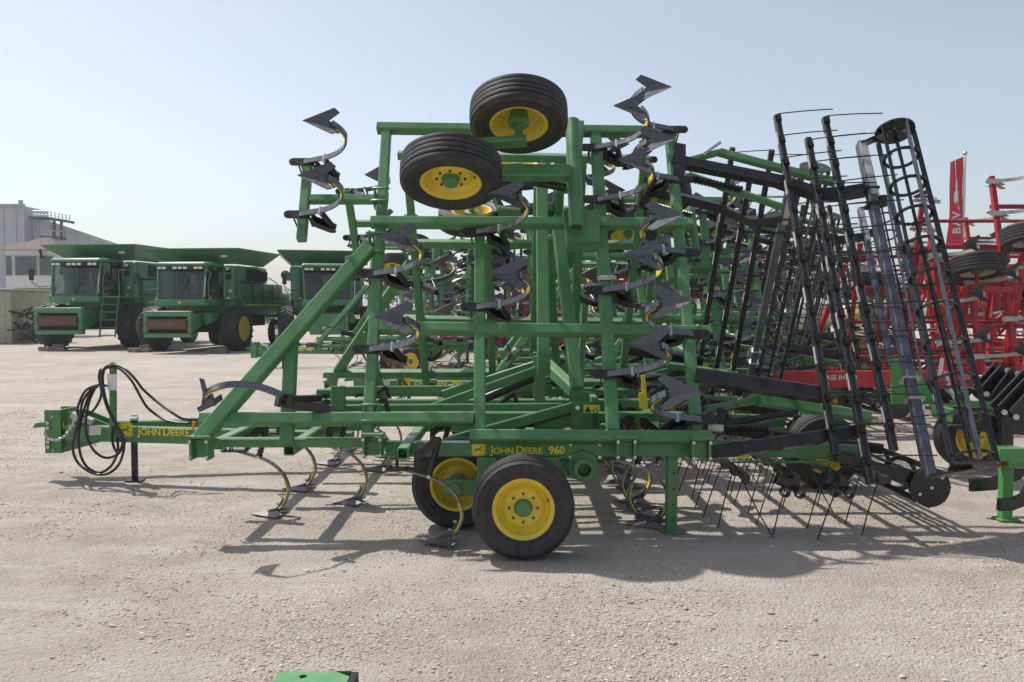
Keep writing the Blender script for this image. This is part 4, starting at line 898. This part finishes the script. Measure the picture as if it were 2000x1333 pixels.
sx = (24 - 1000) / FPX * 37
sw = sh_('wall', SHED, lambda m: m.box((sx - 3, 38.5, 1.15), (6, 3, 2.3)))
for k in range(12): sh_('board', SHED, lambda m: m.box((sx - .14 - k * .27, 36.98, 1.15), (.255, .05, 2.28)), sw)
sr = sh_('roof', ZINC, lambda m: m.bar((sx + .35, 38.4, 2.42), (sx - 6, 38.4, 2.52), 3.5, .05))
jk = thing('harrow_stack', 'dark heap of black harrow parts between the shed and the left combine', 'machine parts', (-21.5, 37.5, 0))
rj = random.Random(4)
for k in range(46):
    a = Vector((-21.7 + rj.uniform(-.9, 1.0), 37.6 + rj.uniform(-.6, .6), rj.uniform(.1, 1.5))); d = Vector((rj.uniform(-1, 1), rj.uniform(-.4, .4), rj.uniform(-.5, .5))) * .6
    m = MB(); m.bar(a - d, a + d, .07, .07); m.build('tine_bar', rj.choice((BLACK, BLACK, BLACK, RUST, GREYB)), jk)
m = MB(); m.box((-20.7, 37.9, 1.1), (.7, .5, .9)); m.build('crate', WOOD, jk)

# ---------------------------------------------------------------- red cultivators
RSH = make_shank('grey_', LGREY, BLACK, LGREY, LGREY)
RO = Vector((7.75, 13.5, 0))
red = thing('red_cultivator', 'nearest red folding cultivator with grey shanks, at the right edge', 'cultivator', RO, 'red cultivators')
def rb(name, a, b_, w=.10, h=.10, up=(0, 0, 1), mt=RED): return MB().bar(a, b_, w, h, up, .008).build(name, mt, red, org=RO)
for side in (-1, 1):
    yb = RO.y + side * 1.75; ln = R(14); l_ = Vector((0, -side * math.sin(ln), math.cos(ln))); n_ = Vector((0, side * math.cos(ln), math.sin(ln)))
    def q(x, h, off=0): return Vector((RO.x + x, yb, .75)) + l_ * h + n_ * off
    for x, h0, h1 in ((-1.55, .0, 2.15), (-1.05, 0, 1.75), (-.55, 0, 3.0), (-.05, .7, 2.1), (.45, 0, 1.9), (.9, 0, 1.35), (1.35, 0, 2.4), (1.8, .3, 1.9), (2.2, 0, 2.1)):
        rb('frame_tube', q(x, h0), q(x - .02, h1), .075, .075, n_, RED if side < 0 else DRED)
    for h, x0, x1 in ((.05, -1.7, 2.4), (.72, -1.6, 2.4), (1.35, -1.65, 2.3), (1.92, -1.6, 2.3), (2.35, 1.2, 3.0), (2.55, -.6, 1.6)): rb('frame_tube', q(x0, h, -.06), q(x1, h, -.06), .055, .065, n_, DRED)
    rb('diagonal_brace', q(-2.2, .05, .1), q(-1.75, 1.75, .1), .085, .085, n_); rb('diagonal_brace', q(.5, .1, -.1), q(1.4, 1.2, -.1), .08, .08, n_, DRED)
    rb('lift_mast', Vector((RO.x - .1, yb - side * .5, .6)), Vector((RO.x + .25, yb - side * .9, 2.6)), .11, .11, n_); rb('lift_mast', Vector((RO.x + 1.1, yb - side * .5, .6)), Vector((RO.x + 1.1, yb - side * .85, 2.4)), .10, .10, n_)
    for x, h in ((-1.55, .45), (-1.55, 1.05), (-1.55, 1.75), (-.55, .8), (-.55, 1.55), (-.55, 2.4), (-.55, 2.9), (-1.05, .25), (-1.05, 1.35), (.45, .4), (.45, 1.2), (.45, 1.8), (1.35, .7), (1.35, 1.5), (1.35, 2.25), (2.2, .9), (2.2, 1.95)):
        put_shank(red, frame((1, 0, 0), -n_, q(x, h) - RO), RSH, ('sweep', 'clamp', 'bracket'))
    for x, h in ((-1.15, 1.5), (-.35, 1.95), (.9, 1.95), (1.7, 1.2)):
        c = q(x, h, .35); o = put_wheel(red, frame((1, 0, 0), (l_ if side < 0 else -l_), c - RO) @ Matrix.Scale(1.05, 4), GRIM); MB().cyl(c, q(x, h - .3, .3), .03, 8).build('spindle', DRED, red, org=RO); rb('wheel_arm', q(x - .1, h - .3, .3), q(x + .6, h - .3, .1), .09, .09, n_)
for y in (-1.6, -.6, .6, 1.6): rb('rail', RO + Vector((-2.2, y, .62)), RO + Vector((2.6, y, .62)), .1, .12, mt=DRED)
for x in (-2.1, -1.0, .2, 1.2, 2.4): rb('cross_tube', RO + Vector((x, -1.8, .66)), RO + Vector((x, 1.8, .66)), .1, .1, mt=DRED)
dbm = rb('drawbar', RO + Vector((-4.3, -2.55, .76)), RO + Vector((-1.9, -2.55, .76)), .12, .22); rb('drawbar', RO + Vector((-2.05, -2.55, .70)), RO + Vector((-2.05, -1.0, .66)), .10, .14, mt=DRED)
V, Fc = wordmark([('CASE IH 200', 1, 0)], .47, .01); flat('lettering', V, Fc, WHITE, red, P(1604, 742, RO.y - 2.612), (1, 0, 0), (0, 0, 1), .003)
rb('hitch', RO + Vector((-4.7, -2.55, .70)), RO + Vector((-4.28, -2.55, .74)), .12, .14)
for x, y in ((-1.9, -1.0), (-1.0, -1.4), (-1.0, .3), (.2, -.8), (1.2, -1.3), (1.2, .5), (2.4, -.7)): put_shank(red, frame((1, 0, 0), (0, 0, 1), Vector((x, y, .6))), RSH, ('sweep', 'clamp', 'bracket'))
for x in (.1, .8):
    for y in (-1.2, 1.2): put_wheel(red, frame((1, 0, 0), (0, -1, 0), Vector((x, y, .352))), GRIM)
rb('reflector', RO + Vector((1.45, -2.05, 1.25)), RO + Vector((1.45, -2.05, 1.6)), .22, .02, (0, 1, 0), DYEL)
for x in (2.9, 3.25, 3.6):
    for side in (-1, 1): rb('harrow_bar', RO + Vector((x, side * 1.6, .9)), RO + Vector((x - .05, side * 1.2, 2.8)), .05, .05, mt=BLACK)
index_children()
for p, lab in (((10.6, 19.4, 0), 'second red cultivator, behind the nearest red one'), ((6.3, 25.5, 0), 'third red cultivator, seen through the nearest black harrow'), ((14.6, 24.0, 0), 'farthest red cultivator beside the banner pole'), ((1.9, 25.0, 0), 'red cultivator glimpsed through the middle of the green frames'), ((-1.2, 33.0, 0), 'red cultivator far back, seen just left of the middle green upright')):
    c = copy_tree(red, None, ('lug_nut',)); c.location = p; c['label'] = lab

# ---------------------------------------------------------------- banner on its pole
fy = 27.0; fp = P(1885, 300, fy)
fl = thing('banner_pole', 'tall white pole flying a red banner above the red cultivators', 'flag', (fp.x, fy, 0))
MB().cyl((fp.x, fy, 0), (fp.x, fy, fp.z - .1), .045, 12).build('pole', WHITE, fl); MB().ball((fp.x, fy, fp.z), .08, 12, 8).build('pole_knob', ZINC, fl)
def wave(px, py):
    p = P(px, py, fy); t = (1885 - px) / 40.0; return p + Vector((0, .10 * math.sin(t * 5 + py * .02), 0))
bm_ = MB(); grid = []; NU, NV = 9, 22
for j in range(NV + 1):
    t = j / NV; row = []
    for i in range(NU + 1):
        s = i / NU; xr, yr_ = 1883 - 0 * t, 306 + 176 * t; xl = 1854 - 1.5 * math.sin(t * 7) - 3 * t; yl = 318 + 166 * t; row.append(wave(xr + (xl - xr) * s, yr_ + (yl - yr_) * s))
    grid.append(row)
vv = [p for r_ in grid for p in r_] + [p + Vector((0, .006, 0)) for r_ in grid for p in r_]; nn_ = (NU + 1) * (NV + 1); ff = []
for j in range(NV):
    for i in range(NU): a = j * (NU + 1) + i; ff += [(a, a + 1, a + NU + 2, a + NU + 1), (nn_ + a + NU + 1, nn_ + a + NU + 2, nn_ + a + 1, nn_ + a)]
bm_.add(vv, ff); cloth = bm_.build('banner', BANNER, fl)
def bp_(px, py): p = wave(px, py); return Vector((p.x, p.y - .02, p.z))
EMB = [[(1866, 312), (1869, 312), (1868, 345), (1866, 345)], [(1867, 345), (1870, 352), (1870, 372), (1867, 373), (1863, 372), (1865, 356)], [(1862, 373), (1868, 372), (1873, 376), (1870, 380), (1871, 392), (1868, 400), (1866, 392), (1862, 400), (1859, 394), (1859, 382)], [(1868, 402), (1871, 404), (1871, 412), (1868, 410)]]
for e_ in EMB: MB().plate([bp_(*p) for p in e_], (0, -.004, 0)).build('emblem', WHITE, cloth, org=fl['_org'])
for i, ch in enumerate('VAB'):
    V, Fc = text_piece(ch, .36, .01); ex_ = Vector((0, 0, 1)); ey_ = Vector((-1, 0, 0)); o_ = bp_(1871, 458 - 15 * (2 - i) * 1.0) ; flat('letter', V, Fc, WHITE, fl, o_ + Vector((0, -.02, 0)), ex_, ey_, .0)

# ---------------------------------------------------------------- trailed sprayers and a tractor far back
spy = thing('trailed_sprayer', 'white tank sprayer standing behind the black harrow bars', 'sprayer', (8.2, 22.8, 0), 'trailed sprayers')
def sprayer(t, X, Y, tank):
    mm = MB(); mm.ball((X, Y, 1.45), .62, 20, 12, (1.15, .9, .85)); mm.build('tank', tank, t); m = MB(); m.cyl((X, Y, 1.9), (X, Y, 2.06), .17, 14); m.build('tank_lid', DARK, t)
    m = MB(); m.box((X, Y, .82), (1.7, .9, .12)); m.build('frame', GREEN, t); m = MB(); m.bar((X - 1.9, Y, .6), (X - .8, Y, .78), .1, .1); m.build('drawbar', GREEN, t)
    for s in (-1, 1): put_wheel(t, frame((1, 0, 0), (0, s, 0), Vector((.1, s * .62, .50))) @ Matrix.Scale(1.4, 4))
sprayer(spy, 8.2, 22.8, TANKW)
sp2 = thing('trailed_sprayer', 'cream yellow tank sprayer left of the red cultivators', 'sprayer', (9.45, 22.0, 0), 'trailed sprayers'); sprayer(sp2, 9.45, 22.0, TANKY)
TX, TY = (882 - 1000) / FPX * 38, 38.0
tr = thing('tractor', 'white tractor with a faded red roof, far back between the green frames', 'tractor', (TX, TY, 0))
def tp(name, mt, fn): m = MB(); fn(m); return m.build(name, mt, tr)
tp('hood', LGREY, lambda m: m.box((TX, TY - 1.2, 1.25), (.85, 1.9, .75))); tp('cab', DGLASS, lambda m: m.hexa([(TX - .7, TY - .3, 1.1), (TX + .7, TY - .3, 1.1), (TX + .7, TY + 1.1, 1.1), (TX - .7, TY + 1.1, 1.1), (TX - .62, TY - .15, 2.5), (TX + .62, TY - .15, 2.5), (TX + .62, TY + 1, 2.5), (TX - .62, TY + 1, 2.5)])); tp('roof', DRED, lambda m: m.box((TX, TY + .4, 2.6), (1.5, 1.5, .2)))
for s in (-1, 1):
    o = inst('wheel', DT, tr, Matrix.Translation((s * .85, .7, .78)) @ Matrix.Scale(.9, 4)); inst('rim', DR, o); o = inst('wheel', RT, tr, Matrix.Translation((s * .75, -1.7, .5)) @ Matrix.Scale(.9, 4)); inst('rim', RR, o)
    tp('fender', LGREY, lambda m: m.box((TX + s * .85, TY + .7, 1.65), (.55, 1.3, .08)))

# ---------------------------------------------------------------- strip-till implement at the right edge
IO = Vector((4.35, 7.3, 0))
imp = thing('row_implement', 'bright green row implement with black link plates, cut by the right edge', 'implement', IO)
def ip(name, mt, fn, parent=None): m = MB(); fn(m); return m.build(name, mt, parent or imp, org=IO)
pp = P(1966, 880, 6.66); px_ = pp.x
ip('rest_stand', BGREEN, lambda m: m.bar((px_, 6.66, .58), (px_, 6.66, .012), .085, .08, (0, 1, 0))); ip('stand_foot', BGREEN, lambda m: m.box((px_ + .01, 6.66, .006), (.16, .14, .012)))
ip('tool_tube', BGREEN, lambda m: (m.cyl((px_ - .05, 6.62, .50), (px_ + .9, 6.62, .52), .075, 18), m.box((px_ - .01, 6.62, .55), (.22, .14, .10)))); ip('red_cap', RED, lambda m: m.cyl((px_ - .10, 6.62, .50), (px_ - .05, 6.62, .50), .05, 12))
ip('coulter_shin', BLACK, lambda m: m.path([P(2010, 880, 6.9), P(1985, 925, 6.9), P(1940, 945, 6.85), P(1895, 948, 6.8)], w=.05, t=.10, side=(0, 1, 0))); ip('coulter_shin', BLACK, lambda m: m.path([P(2030, 930, 6.4), P(2000, 975, 6.4), P(1975, 985, 6.35), P(1950, 986, 6.3)], w=.05, t=.09, side=(0, 1, 0)))
for a, b_, Y in (((1927, 770), (1968, 724), 7.6), ((1952, 778), (1988, 730), 7.5), ((1962, 806), (2030, 735), 7.2), ((1985, 815), (2050, 745), 7.1)):
    def lk(m):
        p, q_ = P(*a, Y), P(*b_, Y); m.bar(p, q_, .03, .17, (0, 0, 1), .004); m.bar(p + Vector((0, .12, 0)), q_ + Vector((0, .12, 0)), .03, .17, (0, 0, 1), .004)
    o = ip('parallel_link', BLACK, lk); ip('link_pin', ZINC, lambda m: (m.cyl(P(*a, Y - .05), P(*a, Y + .2), .025, 10), m.cyl(P(*b_, Y - .05), P(*b_, Y + .2), .025, 10)), o)
ip('link_plate', BGREEN, lambda m: m.plate([P(1742, 702, 8.6), P(1766, 700, 8.6), P(1800, 735, 8.6), P(1822, 775, 8.6), P(1826, 790, 8.6), P(1742, 790, 8.6)], (0, .03, 0))); ip('guard', BGREEN, lambda m: m.hexa([P(1858, 790, 8.0), P(1940, 800, 8.0), P(1940, 800, 8.5), P(1858, 790, 8.5), P(1852, 782, 8.0), P(1938, 784, 8.0), P(1938, 784, 8.5), P(1852, 782, 8.5)]))
ip('box_side', BGREEN, lambda m: m.plate([P(1856, 800, 8.05), P(1938, 806, 8.05), P(1938, 830, 8.05), P(1862, 826, 8.05)], (0, .4, 0)))
ip('main_beam', BLACK, lambda m: m.bar(P(1870, 822, 7.6), P(2050, 836, 7.6), .16, .16)); ip('main_beam', BLACK, lambda m: m.bar(P(1960, 790, 7.5), P(1960, 880, 7.5), .12, .12))
put_wheel(imp, frame((1, 0, 0), (0, -1, 0), Vector((P(1896, 850, 8.7).x, 8.7, .352)) - IO)); ip('wheel_mount', BLACK, lambda m: m.bar(P(1896, 850, 8.55), P(1930, 815, 8.2), .07, .09))
for i in range(3): ip('gang_bar', ZINC, lambda m: m.cyl(P(1840 + 6 * i, 700 + 28 * i, 8.2), P(1835 + 20 * i, 735 + 30 * i, 8.2), .02, 8))

# ---------------------------------------------------------------- plate lying in the foreground
fo = Vector((-.92, 3.6, 0))
pl = thing('steel_plate', 'green steel beam end with a round hole, at the bottom edge', 'plate', fo)
def hole_plate(m):
    x0, x1, y0, y1, z = -1.068, -.735, 2.5, 3.72, .07; cx, cy, r = -.945, 3.665, .018; n = 16
    ring = [(cx + r * math.cos(6.283 * k / n), cy + r * math.sin(6.283 * k / n), z) for k in range(n)]
    outer = []
    for k in range(n):
        c, s = math.cos(6.283 * k / n), math.sin(6.283 * k / n); t = min(((x1 - cx) / c if c > 1e-6 else 1e9), ((x0 - cx) / c if c < -1e-6 else 1e9), ((y1 - cy) / s if s > 1e-6 else 1e9), ((y0 - cy) / s if s < -1e-6 else 1e9)); outer.append((cx + c * t, cy + s * t, z))
    V = outer + ring + [(p[0], p[1], z - .012) for p in ring]; Fc = [(i, (i + 1) % n, n + (i + 1) % n, n + i) for i in range(n)] + [(n + i, n + (i + 1) % n, 2 * n + (i + 1) % n, 2 * n + i) for i in range(n)]
    m.add(V, Fc); m.add([(x0, y0, z), (x0, y1, z), (x0, y1, 0), (x0, y0, 0), (x1, y1, 0), (x1, y1, z), (x1, y0, z), (x1, y0, 0)], [(0, 1, 2, 3), (1, 5, 4, 2), (5, 6, 7, 4), (6, 0, 3, 7)])
    for cxx, cyy in ((x0, y1), (x1, y1), (x0, y0), (x1, y0)): pass
MB_ = MB(); hole_plate(MB_); MB_.build('plate_face', PLATEG, pl); m = MB(); m.box((-.718, 3.105, .035), (.030, 1.22, .068)); m.build('edge_strip', DARK, pl)

# ---------------------------------------------------------------- summer haze
HZ = bpy.data.materials.new('haze_air'); HZ.use_nodes = True; q = HZ.node_tree; q.nodes.clear()
ho = q.nodes.new('ShaderNodeOutputMaterial'); pv = q.nodes.new('ShaderNodeVolumePrincipled'); pv.inputs['Color'].default_value = (.88, .92, .98, 1); pv.inputs['Density'].default_value = .0008; pv.inputs['Anisotropy'].default_value = .3
q.links.new(pv.outputs[0], ho.inputs['Volume'])
m = MB(); m.box((0, 720, 5.6), (1820, 1580, 13.2)); hz = m.build('haze', HZ); tag(hz, 'thin summer haze over the yard', kind='stuff')

for o in col.objects:
    if '_org' in o: del o['_org']
